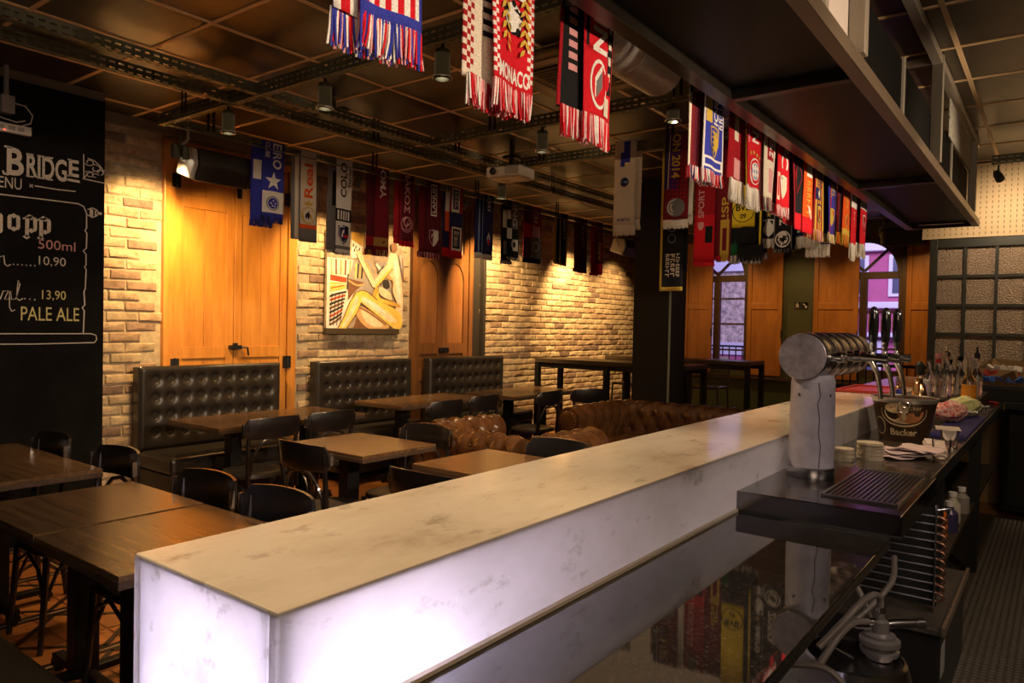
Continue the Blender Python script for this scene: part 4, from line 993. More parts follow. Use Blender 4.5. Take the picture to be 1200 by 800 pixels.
# ------------------------------------------------------------------ high tables and stools
def high_table(label, x0, x1, y0, y1, z=1.1):
    t = thing('high_table', label, 'table', ((x0+x1)/2, (y0+y1)/2, 0), 0, 'dark high tables by the pillar'); hx, hy = (x1-x0)/2, (y1-y0)/2
    TB = plain('dark_high_table', (.060, .042, .024), .32)
    MB().box(-hx, hx, -hy, hy, z-.05, z).build('tabletop', [TB], t, None, .003)
    for sx in (-1, 1):
        for sy in (-1, 1): MB().box(sx*(hx-.03)-.03, sx*(hx-.03)+.03, sy*(hy-.03)-.03, sy*(hy-.03)+.03, 0, z-.05).build('leg', [IRON], t, None, .002)
    if hx > .7:
        for sy in (-1, 1): MB().box(-.03, .03, sy*(hy-.03)-.03, sy*(hy-.03)+.03, 0, z-.05).build('leg', [IRON], t, None, .002)
    MB().box(-hx+.06, hx-.06, -hy+.02, -hy+.04, z-.11, z-.05).box(-hx+.06, hx-.06, hy-.04, hy-.02, z-.11, z-.05).build('apron', [IRON], t, None)
high_table('long dark high table in front of the brick wall, passing behind the pillar', -5.32, -3.28, 7.52, 8.1)
high_table('dark high table along the window wall beyond the pillar', -5.3, -3.19, 9.25, 9.85)
def stool(label, x, y, rz, backed):
    t = thing('bar_stool', label, 'stool', (x, y, 0), rz, 'bar stools at the high tables'); z = .76
    MB().box(-.18, .18, -.18, .18, z, z+.03).build('seat', [CHAIRW], t, None, .012)
    for sx in (-1, 1):
        for sy in (-1, 1): MB().tube([(sx*.165, sy*.165, z), (sx*.185, sy*.18, .4), (sx*.205, sy*.20, 0)], .011, 8).build('leg', [IRON], t)
    MB().tube([(-.19, .19, .3), (.19, .19, .3), (.19, -.19, .3), (-.19, -.19, .3)], .008, 6, closed=True).build('foot_ring', [IRON], t)
    if backed:
        b = MB(); b.tube([(-.17, -.17, z), (-.17, -.21, z+.15), (-.165, -.23, z+.30), (.165, -.23, z+.30), (.17, -.21, z+.15), (.17, -.17, z)], .010, 8)
        for k in range(11): b.tube([(-.15+.03*k, -.185, z+.03), (-.15+.03*k, -.212, z+.15), (-.15+.03*k, -.228, z+.29)], .004, 5)
        for k in range(5): b.tube([(-.165, -.19-.008*k, z+.06+.05*k), (.165, -.19-.008*k, z+.06+.05*k)], .004, 5)
        b.build('wire_back', [IRON], t)
stool('black wire-backed bar stool at the right end of the far high table', -3.55, 8.85, PI, True)
stool('black wire-backed bar stool just right of the dark pillar', -4.15, 8.85, PI, True)
stool('black bar stool left of the dark pillar, in front of the brick wall', -4.55, 8.62, PI, False)
# ------------------------------------------------------------------ slotted steel angle beams hung from the ceiling
def slotted(L, h=.075, w=.045):
    """angle along local +x from 0..L: upright flange (y=0) with two rows of slots, lower flange to +y with one row"""
    mb = MB(); n = int(L/.05)
    us = []
    for k in range(n): us += [k*.05, k*.05+.010, k*.05+.040]
    us.append(L)
    def plate(rows, fn):
        vs = [0]+[q for r in rows for q in r[:2]]+[rows[-1][2]]
        idx = {}
        V = []; F = []
        for i, u in enumerate(us):
            for j, v in enumerate(vs): V.append(fn(u, v))
        m = len(vs)
        for i in range(len(us)-1):
            for j in range(m-1):
                if j % 2 == 1 and i % 3 == 1: continue
                a = i*m+j; F.append((a, a+1, a+m+1, a+m))
        mb.add(V, F)
    plate([(.016, .026, 0), (.048, .058, h)], lambda u, v: (u, 0, v))
    plate([(.017, .028, w)], lambda u, v: (u, v, 0))
    return mb
def beam(label, p, L, rz, flip=False, hang=(), h=.075, z=2.85):
    t = thing('slotted_beam', label, 'beam', (p[0], p[1], z), rz, 'slotted steel ceiling beams')
    mb = slotted(L, h)
    if flip: mb = MB().add([(x, -y, zz) for x, y, zz in mb.v], [tuple(reversed(f)) for f in mb.f])
    o = mb.build('angle', [BEAM], t, None); s = o.modifiers.new('solid', 'SOLIDIFY'); s.thickness = .003; s.offset = 0
    for x in hang:
        for d in (-.022, .022): MB().box(x+d-.009, x+d+.009, -.004, .001, .03, CZ-z-.006).build('hanger', [IRON], t, None)
    return t
# along the room
beam('slotted steel beam along the room, the lower of the parallel pair on the left', (-4.21, -1.2), 9.4, PI/2, True, (1.9, 5.0, 7.4))
beam('slotted steel beam along the room, the inner of the parallel pair on the left', (-3.92, -1.2), 9.2, PI/2, True, (2.3, 5.6), z=2.852)
beam('slotted steel beam across the room nearest the camera', (-5.08, 2.57), 3.55, 0, False, (.35, 2.9), z=2.848)
beam('slotted steel beam across the room that carries the projector', (-3.86, 4.03), 2.75, 0, False, (.6, 2.0), z=2.848)
beam('slotted steel beam across the room that carries the hanging scarf row', (-3.86, 5.0), 2.75, 0, False, (.35, 1.5, 2.5), z=2.848)
beam('slotted steel beam across the room at the bar end over the pegboard', (-.5, 6.95), 2.0, 0, True, (.3,), z=2.86)
beam('slotted steel rail along the brick wall carrying a row of scarves', (-5.05, 2.6), 7.6, PI/2, True, (.35, 1.95, 3.4, 4.95, 6.6), .05, z=2.85)
def bracket(label, x, y):
    t = thing('beam_bracket', label, 'bracket', (x, y, 2.85)); MB().box(-.16, .16, -.03, .03, .078, .10).box(-.02, .02, -.03, .03, .10, .195).build('plate', [BEAM], t, None, .003)
bracket('grey-green steel bracket joining the left pair of beams, top left corner', -4.06, 1.15)
bracket('grey-green steel bracket joining the left pair of beams, beyond the first can light', -4.06, 3.25)
# ------------------------------------------------------------------ lamps
LAMPC = plain('olive_lamp_can', (0.07, 0.075, 0.05), .45, .3); GLOW = plain('lamp_bulb', (1.0, .82, .55), .4, emit=9)
def can(label, x, y, top=2.846, ln=.17, r=.038):
    t = thing('can_light', label, 'spotlight', (x, y, 0), 0, 'can spotlights under the ceiling beams'); z = top-ln
    MB().tube([(0, 0, top), (0, 0, top-.03)], .008, 8).build('stem', [IRON], t)
    MB().lathe([(0, top-.03), (r*.9, top-.03), (r, top-.04), (r, z+.02), (r*1.12, z+.012), (r*1.12, z), (r*.86, z), (r*.86, z+.03), (0, z+.03)], 24, cap=False).build('housing', [LAMPC], t)
    MB().tube([(r*1.2*math.cos(2*PI*k/20), r*1.2*math.sin(2*PI*k/20), z+.006) for k in range(20)], .005, 6, closed=True).build('trim_ring', [STEEL], t)
    MB().lathe([(r*.6, z+.028), (0, z+.022)], 16, cap=False).build('bulb', [GLOW], t)
can('olive can light under the first cross beam, near the brick wall', -4.25, 2.6); can('olive can light under the first cross beam, second from the brick wall', -3.3, 2.6)
can('olive can light under the first cross beam, third from the brick wall', -2.42, 2.6); can('olive can light below the left long beam, beyond the projector', -4.2, 5.35)
can('olive can light under the projector beam, to the right of the projector', -2.85, 4.06); can('added olive can light under the projector beam, nearest the overhead shelf', -1.9, 4.06, 2.846, .11); can('olive can light hidden behind the hanging white scarf', -2.1, 5.06, 2.846, .14)  # the can nearest the shelf is added to light the scarf row
def wallspot(label, x, y, z, aim, g='adjustable spotlights on the wall rail', twin=False, dz=0):
    t = thing('rail_spotlight', label, 'spotlight', (x, y, z), 0, g)
    d = Vector(aim)-Vector((x, y, z-.08)); d.normalize(); M = d.to_track_quat('Z', 'Y').to_matrix()
    MB().tube([(0, 0, .0), (0, 0, -.04), (.0, .0, -.07-dz)], .007, 8).build('arm', [LAMPC], t)
    for k, off in enumerate(((0, -.035, 0), (0, .035, 0)) if twin else ((0, 0, 0),)):
        c = Vector((0, 0, -.085-dz))+Vector(off)
        MB().lathe([(0, -.05), (.020, -.05), (.030, -.02), (.034, .035), (.034, .045), (.027, .045), (.02, .02), (0, .02)], 20, c, M, cap=False).build('head', [LAMPC], t)
        MB().lathe([(.024, .022), (.022, .040), (0, .043)], 16, c, M, cap=False).build('bulb', [GLOW], t)
wallspot('twin-headed rail spotlight lighting the honey double door', -5.12, 2.755, 2.85, (-5.4, 3.0, 2.0), twin=True, dz=.06)
wallspot('rail spotlight beside the black and white scarf, above the painting', -5.10, 4.40, 2.85, (-5.8, 4.5, 1.9)); wallspot('rail spotlight in front of the dark arched door', -5.10, 5.86, 2.85, (-5.6, 5.5, 2.2))
wallspot('rail spotlight over the bare brick wall, right of the arched door', -5.10, 6.82, 2.85, (-5.75, 7.0, 1.9)); wallspot('rail spotlight at the far end of the rail near the far wedge speaker', -5.10, 8.68, 2.85, (-5.75, 9.0, 2.0))
wallspot('olive spotlight under the beam at the pegboard', -.455, 6.985, 2.86, (-.25, 7.7, 2.4), 'spotlights over the bar')
for k, (x, y) in enumerate(((1.0, 1.2), (1.1, 2.9), (1.1, 4.6))):  # out-of-view pendants, added as bodies for the aisle spots
    t = thing('unseen_bar_spotlight', ('unseen olive pendant can light over the bartender aisle, nearest the camera', 'unseen olive pendant can light over the bartender aisle, middle one', 'unseen olive pendant can light over the bartender aisle, farthest')[k], 'spotlight', (x, y, 0), 0, 'unseen can lights over the bartender aisle')
    MB().tube([(0, 0, 3.04), (0, 0, 2.46)], .008, 8).lathe([(0, 2.46), (.045, 2.46), (.05, 2.34), (.05, 2.30), (.042, 2.30), (.042, 2.33), (0, 2.33)], 20, cap=False).build('housing', [LAMPC], t)
# ------------------------------------------------------------------ projector
t = thing('projector', 'white ceiling projector on a black pole', 'projector', (-3.93, 5.2, 2.62), .0)
t.location = (-3.70, 4.84, 2.765); t.rotation_euler = (0, 0, R(8))
MB().box(-.17, .15, -.13, .13, -.045, .045).build('body', [WHITEP], t, None, .012)
MB().box(-.15, .13, -.11, .11, -.052, -.045).build('base_plate', [plain('projector_base', (.55, .48, .40), .5)], t, None, .003)
MB().lathe([(.028, 0), (.03, .012), (.022, .014), (.018, .004), (0, .004)], 24, (-.10, -.132, .0), RX(PI/2), cap=False).build('lens', [GLOSSB], t)
for k in range(9): MB().box(.01+.014*k, .017+.014*k, -.1335, -.13, -.03, .03).build('vent_slat', [GREY], t, None)
MB().tube([(0, 0, .045), (0, 0, .279)], .022, 12).box(-.07, .07, -.06, .06, .045, .06).box(-.06, .06, -.05, .05, .12, .14).build('pole_mount', [IRON], t)
MB().box(-.10, -.03, -.0, .04, -.0535, -.052).build('label_plate', [GREY], t, None)
# ------------------------------------------------------------------ air conditioner cassette
t = thing('air_conditioner', 'brown ceiling air conditioner cassette behind the red and white scarf', 'air conditioner', (-2.35, 3.72, 3.04))
ACB = plain('bronze_cassette', (.20, .14, .08), .45)
MB().box(-.40, .40, -.40, .40, -.035, 0).build('panel', [ACB], t, None, .02)
MB().box(-.22, .22, -.22, .22, -.040, -.034).build('grille', [BLACK], t, None)
for k in range(11): MB().box(-.21, .21, -.205+.04*k, -.19+.04*k, -.046, -.038).build('slat', [ACB], t, None)
for a in range(4):
    o = MB().box(-.24, .24, .27, .33, -.044, -.033).build('air_flap', [plain('tan_flap', (.30, .21, .12), .4)], t, None, .004); o.rotation_euler = (0, 0, a*PI/2)
# ------------------------------------------------------------------ speakers
def wedge(label, loc, rz, tilt, sz=(.52, .24, .24)):
    t = thing('wedge_speaker', label, 'speaker', loc, rz, 'black wedge loudspeakers'); l, d, h = sz
    poly = [(-d*.5, -h*.42), (d*.30, -h*.55), (d*.55, -h*.1), (d*.45, h*.45), (-d*.5, h*.48)]
    M = RX(tilt)
    def fn(a, b, q): return M@Vector((q, a, b))
    MB().prism(poly, fn, -l/2+.04, l/2-.04).build('cabinet', [plain('speaker_black', (.012, .011, .011), .5)], t, None, .012)
    for s in (-1, 1): MB().prism([(a*.93, b*.93) for a, b in poly], fn, s*(l/2-.04), s*(l/2)).build('end_cap', [plain('speaker_grey', (.35, .33, .31), .5) if s < 0 else BLACK], t, None, .015)
    MB().tube([(-l/2-.005, 0, 0), (-l/2-.035, .0, .04), (-l/2-.035, .0, .11), (-l/2+.02, 0, .17), (-l/2+.02, 0, 3.044-loc[2])], .012, 8).build('bracket', [plain('pale_bracket', (.45, .43, .40), .45)], t)
    MB().box(-.03, .03, d*.5-.0, d*.5+.01, -.01, .01).build('badge', [GREY], t, None)
    return t
wedge('black wedge speaker with a grey end cap on the wall rail by the honey door', (-5.22, 3.11, 2.66), PI/2, PI+.35)
wedge('black wedge speaker at the far end of the rail behind the white scarf', (-5.15, 9.55, 2.68), PI/2, PI+.35)
wedge('black wedge speaker high above the arched window by the taps', (-1.75, 10.95, 2.80), 0, .3)
t = thing('ceiling_speaker', 'grey half-round sound bar on the ceiling beside the overhead shelf', 'speaker', (-1.66, 3.02, 2.80), PI/2)
P = [(.13*math.cos(a), .13*math.sin(a)) for a in [-PI*.06-(PI*.88)*k/16 for k in range(17)]]
GS = plain('grey_mesh_metal', (.36, .34, .32), .45, .4, noise=.15, nscale=60, bump=.1)
MB().prism(P+[(-.13, .08), (.13, .08)], lambda a, b, q: (q, a, b), -.36, -.02).build('grille', [GS], t, 30); MB().prism(P+[(-.13, .08), (.13, .08)], lambda a, b, q: (q, a, b), -.014, .36).build('grille', [GS], t, 30)
MB().prism([(a*.985, b*.985) for a, b in P]+[(-.127, .08), (.127, .08)], lambda a, b, q: (q, a, b), -.02, -.014).build('seam', [plain('seam_light', (.55, .50, .42), .4)], t, 30)
MB().box(-.36, .36, -.132, -.125, -.01, .02).build('edge_strip', [TBAR], t, None)
MB().box(-.3, -.26, -.02, .02, .08, .244).box(.26, .3, -.02, .02, .08, .244).build('mount', [IRON], t, None)
# ------------------------------------------------------------------ overhead shelf above the bar
def overhead():
    t = thing('overhead_shelf', 'long black steel bottle shelf hanging above the bar', 'shelf', (-.85, 0, 2.4))
    FR = plain('overhead_frame', (.020, .016, .012), .33, .5, noise=.2, nscale=12); LIT = plain('lit_edge', (.13, .095, .065), .38, .4); PAN = plain('overhead_panel', (.005, .0035, .0025), .45, spec=.2)  # aisle-side rail gets a lighter frame colour, its lit look painted in
    BLK = plain('shelf_black', (.003, .0028, .0025), .8, spec=.08)
    POST = plain('raw_steel_post', (.34, .30, .24), .4, .6)
    YA, YB = .66, 7.13; a, b = -.27, .268
    MB().box(a, a+.06, YA, YB, 0, .06).build('left_rail', [FR], t, None, .002)
    MB().box(b-.05, b-.004, YA, YB, 0, .06).box(b-.004, b, YA, YB, .0, .05).build('right_rail', [LIT], t, None, .002)
    ys = [YA, 2.80, 4.96, YB]
    for k, y in enumerate(ys):
        y0 = y if k < 3 else y-.045
        if k == 0: y0 = YA
        MB().box(a+.06, b-.05, y0-.004, y0+.04, .001, .06).build('cross_bar', [FR], t, None, .002)
        if k < 3: MB().box(a+.06, b-.05, y0+.04, (ys[k+1] if k < 2 else ys[k+1]-.045)-.004, .040, .052).build('soffit_panel', [PAN], t, None)
    MB().tube([(a+.10, YB-.06, .03), (b-.10, YB-.06, .03)], .006, 6).build('led_profile', [STEEL], t)
    # compartments along the bartender edge
    frost = plain('frosted_acrylic', (.55, .48, .44), .35, trans=.2)
    for y0, y1 in ((1.1, 1.72), (1.78, 2.36), (2.42, 2.86)): MB().box(b-.055, b-.045, y0, y1, .06, .62).build('acrylic_panel', [frost], t, None, .002)
    for y in (1.75, 2.39, 2.885, 3.74, 5.52): MB().box(b-.06, b-.03, y-.015, y+.015, .06, .36 if y > 3 else .64).build('divider_post', [POST], t, None, .002)
    for y0, y1 in ((2.92, 3.70), (3.80, 4.58), (4.72, 5.48), (5.56, 6.5)):
        MB().box(b-.05, b-.038, y0, y1, .05, .34).build('side_panel', [BLK], t, None, .002)
        MB().box(b-.30, b-.05, y1-.012, y1, .05, .34).build('end_board', [BLK], t, None, .002)
        MB().box(b-.30, b-.05, y0+.001, y1-.013, .325, .34).build('top_board', [BLK], t, None, .002)
    for y in (.8, 2.72, 4.64, 6.62):
        for x in (b-.045, a+.002): MB().box(x, x+.055, y, y+.055, .06, .645).build('post', [POST], t, None, .003)
    for x in (b-.045, a+.002): MB().box(x, x+.05, YA, 6.9, .595, .643).build('top_rail', [POST], t, None, .003)
    for y in (.8, 2.72, 4.64, 6.62): MB().box(a+.058, b-.045, y, y+.045, .596, .642).build('top_cross', [POST], t, None, .003)
    m, nt, bb = _new('perforated_sheet'); v = nt.nodes.new('ShaderNodeTexVoronoi'); v.inputs['Scale'].default_value = 70; nt.links.new(_coord(nt, (1, 1, 1)).outputs[0], v.inputs['Vector'])
    r = _ramp(nt, v.outputs['Distance'], [(.25, (.03, .03, .025)), (.4, (.42, .40, .34))]); nt.links.new(r.outputs[0], bb.inputs['Base Color']); bb.inputs['Roughness'].default_value = .5
    MB().box(b-.032, b-.026, 5.3, 6.6, .345, .58).build('mesh_sheet', [m], t, None)
    # rod that carries the scarves along the guest side
    MB().tube([(-.355, YA+.05, .085), (-.355, YB-.02, .085)], .009, 10).build('scarf_rod', [IRON], t)
    for y in (YA+.1, 1.82, 2.75, 3.78, 4.9, YB-.1): MB().box(-.36, a, y-.008, y+.008, .045, .060).box(-.362, -.35, y-.008, y+.008, .045, .08).build('rod_bracket', [IRON], t, None)
overhead()
# ------------------------------------------------------------------ scarves
C = dict(blue=(.035, .045, .36), white=(.72, .70, .68), cream=(.66, .60, .50), grey=(.16, .155, .16), black=(.012, .012, .014), red=(.55, .012, .022), dred=(.30, .010, .018), maroon=(.16, .012, .020), wine=(.10, .010, .022),
         navy=(.022, .024, .10), yellow=(.72, .55, .03), gold=(.55, .38, .06), orange=(.70, .10, .015), green=(.012, .10, .035), purple=(.055, .018, .13), tan=(.35, .20, .06), pink=(.62, .30, .32), sky=(.20, .32, .55))
def scarf(label, cat_group, loc, rz, Wd, L, base, bands=(), texts=(), marks=(), fringe=('white',), flen=.06, back=None, seed=0, gap=.012, under=None):
    """hangs over a rail at local origin; x = width, front towards -y. back = (dx, length, base, bands)"""
    rnd = random.Random(seed*13+5); t = thing('football_scarf', label, 'scarf', loc, rz, cat_group)
    keys = [base]
    def mid(k):
        if k not in keys: keys.append(k)
        return keys.index(k)
    ph = rnd.uniform(0, 6); amp = rnd.uniform(.003, .007); tw = rnd.uniform(-.012, .012); sk = rnd.uniform(-.010, .010)
    def wave(u, v): return (amp*math.sin(u*7+ph)+tw*(u-.5)*2*min(1, v/.5))*min(1, v/.25)
    def panel(x0, Lp, bs, bnds, side, nm, w=Wd):
        us = sorted(set([0, 1]+[k/8 for k in range(1, 8)]+[min(1, max(0, q)) for b in bnds for q in b[2:4]])); vs = sorted(set([0, Lp]+[Lp*k/14 for k in range(1, 14)]+[min(Lp, max(0, q)) for b in bnds for q in b[0:2]]))
        mats = [bs]; mb = MB(); V = []; o = -side
        rows = [(-.9, gap*.55, .0)] if False else []
        for v in vs:
            for u in us: V.append((x0-w/2+u*w+sk*v/Lp, o*gap+(wave(u, v) if side > 0 else wave(1-u, v)), -v))
        top = [(x0-w/2+u*w, o*gap*math.cos(a), gap*math.sin(a)) for a in (PI/6, PI/3, PI/2) for u in us]
        n = len(us); k0 = len(V); V += top; F = []; MI = []
        for j in range(len(vs)-1):
            vm = (vs[j]+vs[j+1])/2
            for i in range(n-1):
                um = (us[i]+us[i+1])/2; c = bs
                for b in bnds:
                    if b[0] <= vm <= b[1] and b[2] <= um <= b[3]: c = b[4]
                if c not in mats: mats.append(c)
                a = j*n+i; f = (a, a+n, a+n+1, a+1); F.append(f if side > 0 else tuple(reversed(f))); MI.append(mats.index(c))
        prev = 0
        for q in range(3):
            for i in range(n-1): a = prev+i; b2 = k0+q*n+i; F.append((a, a+1, b2+1, b2)); MI.append(0)
            prev = k0+q*n
        mb.v = V; mb.f = F; mb.m = MI
        ob = mb.build(nm, [fabric(C[c]) for c in mats], t, 180); s = ob.modifiers.new('solid', 'SOLIDIFY'); s.thickness = .004; s.offset = 1 if side > 0 else 1
        return ob
    panel(0, L, base, bands, 1, 'front_panel')
    layers = [(0, L, 1)]
    if back: panel(back[0], back[1], back[2], back[3] if len(back) > 3 else (), -1, 'back_panel'); layers.append((back[0], back[1], -1))
    if fringe:
        for x0, Lp, sd in layers:
            mb = MB(); n = int(Wd/.0042); drift = 0
            for k in range(2*n):
                r_ = k % 2; kk = k//2
                x = x0-Wd/2+(kk+.5+.4*r_)*Wd/n+sk; x = min(x, x0+Wd/2+sk-.001); y = -sd*(gap+.0015)+sd*.005*r_+wave(min(1, (kk+.5)/n), Lp); l = flen*rnd.uniform(.86, 1.06); w = .0026
                drift = drift*.8+rnd.uniform(-.006, .006); a = drift+rnd.uniform(-.004, .004); b = rnd.uniform(-.006, .006)
                mi = rnd.randrange(len(fringe))
                mb.add([(x-w, y-w, -Lp+.006), (x+w, y-w, -Lp+.006), (x, y+w, -Lp+.006), (x+a*.3-w, y+b*.5-w, -Lp-l*.5), (x+a*.3+w, y+b*.5-w, -Lp-l*.5), (x+a*.3, y+b*.5+w, -Lp-l*.5), (x+a-w*.8, y+b-w, -Lp-l), (x+a+w*.8, y+b-w, -Lp-l), (x+a, y+b+w, -Lp-l)],
                       [(0, 1, 4, 3), (1, 2, 5, 4), (2, 0, 3, 5), (3, 4, 7, 6), (4, 5, 8, 7), (5, 3, 6, 8), (6, 7, 8)], mi)
            o = mb.build('fringe', [fabric(C[c]) for c in fringe], t, None); o['kind'] = 'stuff'
    lay = [0]
    def fnf(x, v):
        u = x/Wd+.5; return (x+sk*v/L, -gap+wave(u, v)-.0052-.0006*lay[0], -v)
    for tx in texts:
        body, uc, v0, v1, hh, col, rot = tx; mb = MB(); lay[0] = 1; xc = (uc-.5)*Wd; hs = hh*Wd
        if rot == '-': put_text(mb, body, 0, 0, 1, 1, lambda a, b: fnf(xc-hs/2+hs*b, v0+(v1-v0)*a), 0, .025)
        elif rot == '+': put_text(mb, body, 0, 0, 1, 1, lambda a, b: fnf(xc+hs/2-hs*b, v1-(v1-v0)*a), 0, .025)
        else: put_text(mb, body, 0, 0, 1, 1, lambda a, b: fnf(xc-hs/2+hs*a, v1-(v1-v0)*b), 0, .025)
        mb.build('lettering', [fabric(C[col])], t, None)
    if marks:
        cols = []; mb = MB()
        for k, mk in enumerate(marks):
            kind, u, v, s, col = mk[:5]; lay[0] = 2+k*.6
            if col not in cols: cols.append(col)
            x = (u-.5)*Wd; mi = cols.index(col)
            if kind == 'disc': p = [(s*math.cos(2*PI*q/24), s*math.sin(2*PI*q/24)) for q in range(24)]
            elif kind == 'oval': p = [(s*.62*math.cos(2*PI*q/24), s*math.sin(2*PI*q/24)) for q in range(24)]
            elif kind == 'star': p = [((s if q % 2 == 0 else s*.4)*math.sin(PI*q/5), -(s if q % 2 == 0 else s*.4)*math.cos(PI*q/5)) for q in range(10)]
            elif kind == 'shield': p = [(-s*.75, -s*.9), (0, -s), (s*.75, -s*.9), (s*.75, s*.1), (s*.45, s*.65), (0, s), (-s*.45, s*.65), (-s*.75, s*.1)]
            elif kind == 'rect': p = [(-s, -mk[5]), (s, -mk[5]), (s, mk[5]), (-s, mk[5])]
            elif kind == 'dia': p = [(0, -s), (s*.7, 0), (0, s), (-s*.7, 0)]
            elif kind == 'tri': p = [(-s*.8, s*.6), (0, -s), (s*.8, s*.6)]
            elif kind == 'crown': p = [(-s, s*.5), (-s*1.1, -s*.4), (-s*.5, s*.0), (0, -s*.8), (s*.5, 0), (s*1.1, -s*.4), (s, s*.5)]
            elif kind == 'leaf': 
                an = mk[5]; q0 = [(0, -s), (s*.35, 0), (0, s), (-s*.35, 0)]; p = [(a*math.cos(an)-b*math.sin(an), a*math.sin(an)+b*math.cos(an)) for a, b in q0]
            elif kind == 'ring': 
                n = 28; r0 = s*(mk[5] if len(mk) > 5 else .8)
                A = [fnf(x+s*math.cos(2*PI*q/n), v+s*math.sin(2*PI*q/n)) for q in range(n)]+[fnf(x+r0*math.cos(2*PI*q/n), v+r0*math.sin(2*PI*q/n)) for q in range(n)]
                mb.add(A, [(q, (q+1) % n, n+(q+1) % n, n+q) for q in range(n)], mi); continue
            mb.add([fnf(max(-Wd/2, min(Wd/2, x+a)), min(L, v+b)) for a, b in p], [tuple(range(len(p)))], mi)
        mb.build('crest', [fabric(C[c]) for c in cols], t, None)
    return t
def checks(v0, v1, u0, u1, nu, c1, s):
    out = []; nv = int((v1-v0)/s)
    for a in range(nu):
        for b in range(nv):
            if (a+b) % 2 == 0: out.append((v0+b*s, v0+(b+1)*s, u0+(u1-u0)*a/nu, u0+(u1-u0)*(a+1)/nu, c1))
    return out
def stripes(v0, v1, n, c, u0=0, u1=1): return [(v0, v1, u0+(u1-u0)*(2*k)/(2*n), u0+(u1-u0)*(2*k+1)/(2*n), c) for k in range(n)]
QY = PI/2
G1 = 'scarves on the brick wall rail'; XR, ZR = -5.05, 2.905
def wr(y, **k): return dict(cat_group=G1, loc=(XR+.001, y, ZR), rz=QY, gap=.008, **k)
scarf('royal blue scarf with a white star and white badge panel, leftmost on the wall rail', Wd=.20, L=.58, base='blue', bands=[(.35, .58, 0, 1, 'blue'), (.38, .55, .05, 1, 'white')],
      texts=[('EIRO', .66, .0, .20, .42, 'white', '-'), ('CLUBE', .22, .0, .12, .20, 'white', '-')], marks=[('star', .5, .30, .075, 'white'), ('star', .85, .42, .04, 'white'), ('disc', .5, .475, .058, 'grey'), ('disc', .5, .475, .05, 'white'), ('disc', .5, .475, .044, 'blue'), ('star', .5, .455, .010, 'white'), ('star', .40, .475, .010, 'white'), ('star', .60, .475, .010, 'white'), ('star', .46, .495, .010, 'white'), ('star', .56, .498, .010, 'white')],
      fringe=('blue', 'navy'), flen=.05, back=(-.085, .62, 'blue', [(.15, .3, .1, .5, 'white')]), seed=1, **wr(3.48))
scarf('white scarf with orange lettering, golden crowned badge and grey end', Wd=.175, L=.745, base='cream', bands=[(0, .745, 0, .06, 'grey'), (0, .745, .94, 1, 'grey'), (.60, .635, 0, 1, 'orange'), (.635, .745, 0, 1, 'grey')],
      texts=[('Real', .5, .10, .38, .46, 'orange', '+')], marks=[('crown', .5, .425, .035, 'gold'), ('disc', .5, .525, .070, 'gold'), ('disc', .5, .525, .060, 'cream'), ('leaf', .42, .525, .045, 'navy', .5), ('leaf', .60, .53, .04, 'gold', -.5), ('leaf', .5, .53, .035, 'black', .1)],
      fringe=None, back=(-.07, .73, 'cream', [(0, .73, .0, .2, 'grey'), (0, .60, .45, .8, 'orange')]), seed=2, **wr(3.815))
scarf('white scarf with large black letters and a black figure band on the wall rail', Wd=.175, L=.80, base='white', bands=[(.42, .53, 0, 1, 'black'), (.74, .77, 0, 1, 'grey')]+[(.435, .515, .08+.18*k, .18+.18*k, 'white') for k in range(5)],
      texts=[('COLO', .45, .02, .32, .42, 'black', '+'), ('Eterno', .84, .06, .22, .20, 'black', '+')], marks=[('shield', .5, .645, .085, 'black'), ('shield', .5, .645, .074, 'white'), ('shield', .5, .645, .068, 'navy'), ('leaf', .45, .62, .04, 'white', .6), ('rect', .5, .655, .062, 'red', .012)],
      fringe=('white', 'grey'), flen=.02, back=(-.075, .79, 'grey', [(.1, .4, .3, .8, 'black')]), seed=3, **wr(4.195))
scarf('dark maroon scarf with white letters and a tan end panel, over the painting', Wd=.165, L=.74, base='maroon', bands=[(.62, .70, .0, 1, 'tan')], texts=[('OMA', .55, .0, .26, .42, 'white', '-')], marks=[('leaf', .62, .66, .022, 'black', 1.2)],
      fringe=('maroon', 'tan', 'wine'), flen=.05, back=(-.09, .74, 'wine', [(.62, .70, 0, .8, 'dred')]), seed=4, **wr(4.635))
scarf('wine red scarf with pale Greek letters and a round badge on the wall rail', Wd=.185, L=.62, base='wine', bands=[(0, .62, 0, .06, 'dred'), (0, .62, .94, 1, 'dred')], texts=[('IAKOΣ', .5, .0, .35, .36, 'pink', '-')], marks=[('disc', .5, .46, .075, 'pink'), ('disc', .5, .46, .068, 'wine'), ('ring', .5, .46, .055, 'pink', .85), ('leaf', .5, .46, .045, 'pink', .2), ('leaf', .4, .46, .03, 'pink', -.5), ('leaf', .6, .46, .03, 'pink', .8)],
      fringe=('dred', 'red'), flen=.05, back=(-.06, .60, 'dred'), seed=5, **wr(4.96))
scarf('burgundy scarf with an outlined name plate and small white shield', Wd=.19, L=.70, base='wine', bands=[(.02, .33, .30, .78, 'white'), (.035, .315, .34, .74, 'wine')], texts=[('LANUS', .54, .05, .30, .30, 'white', '+')], marks=[('shield', .55, .55, .085, 'white'), ('shield', .55, .55, .078, 'maroon'), ('disc', .55, .54, .035, 'white'), ('rect', .55, .535, .018, 'maroon', .006)],
      fringe=('maroon', 'pink', 'wine'), flen=.05, back=(-.09, .70, 'maroon'), seed=6, **wr(5.32))
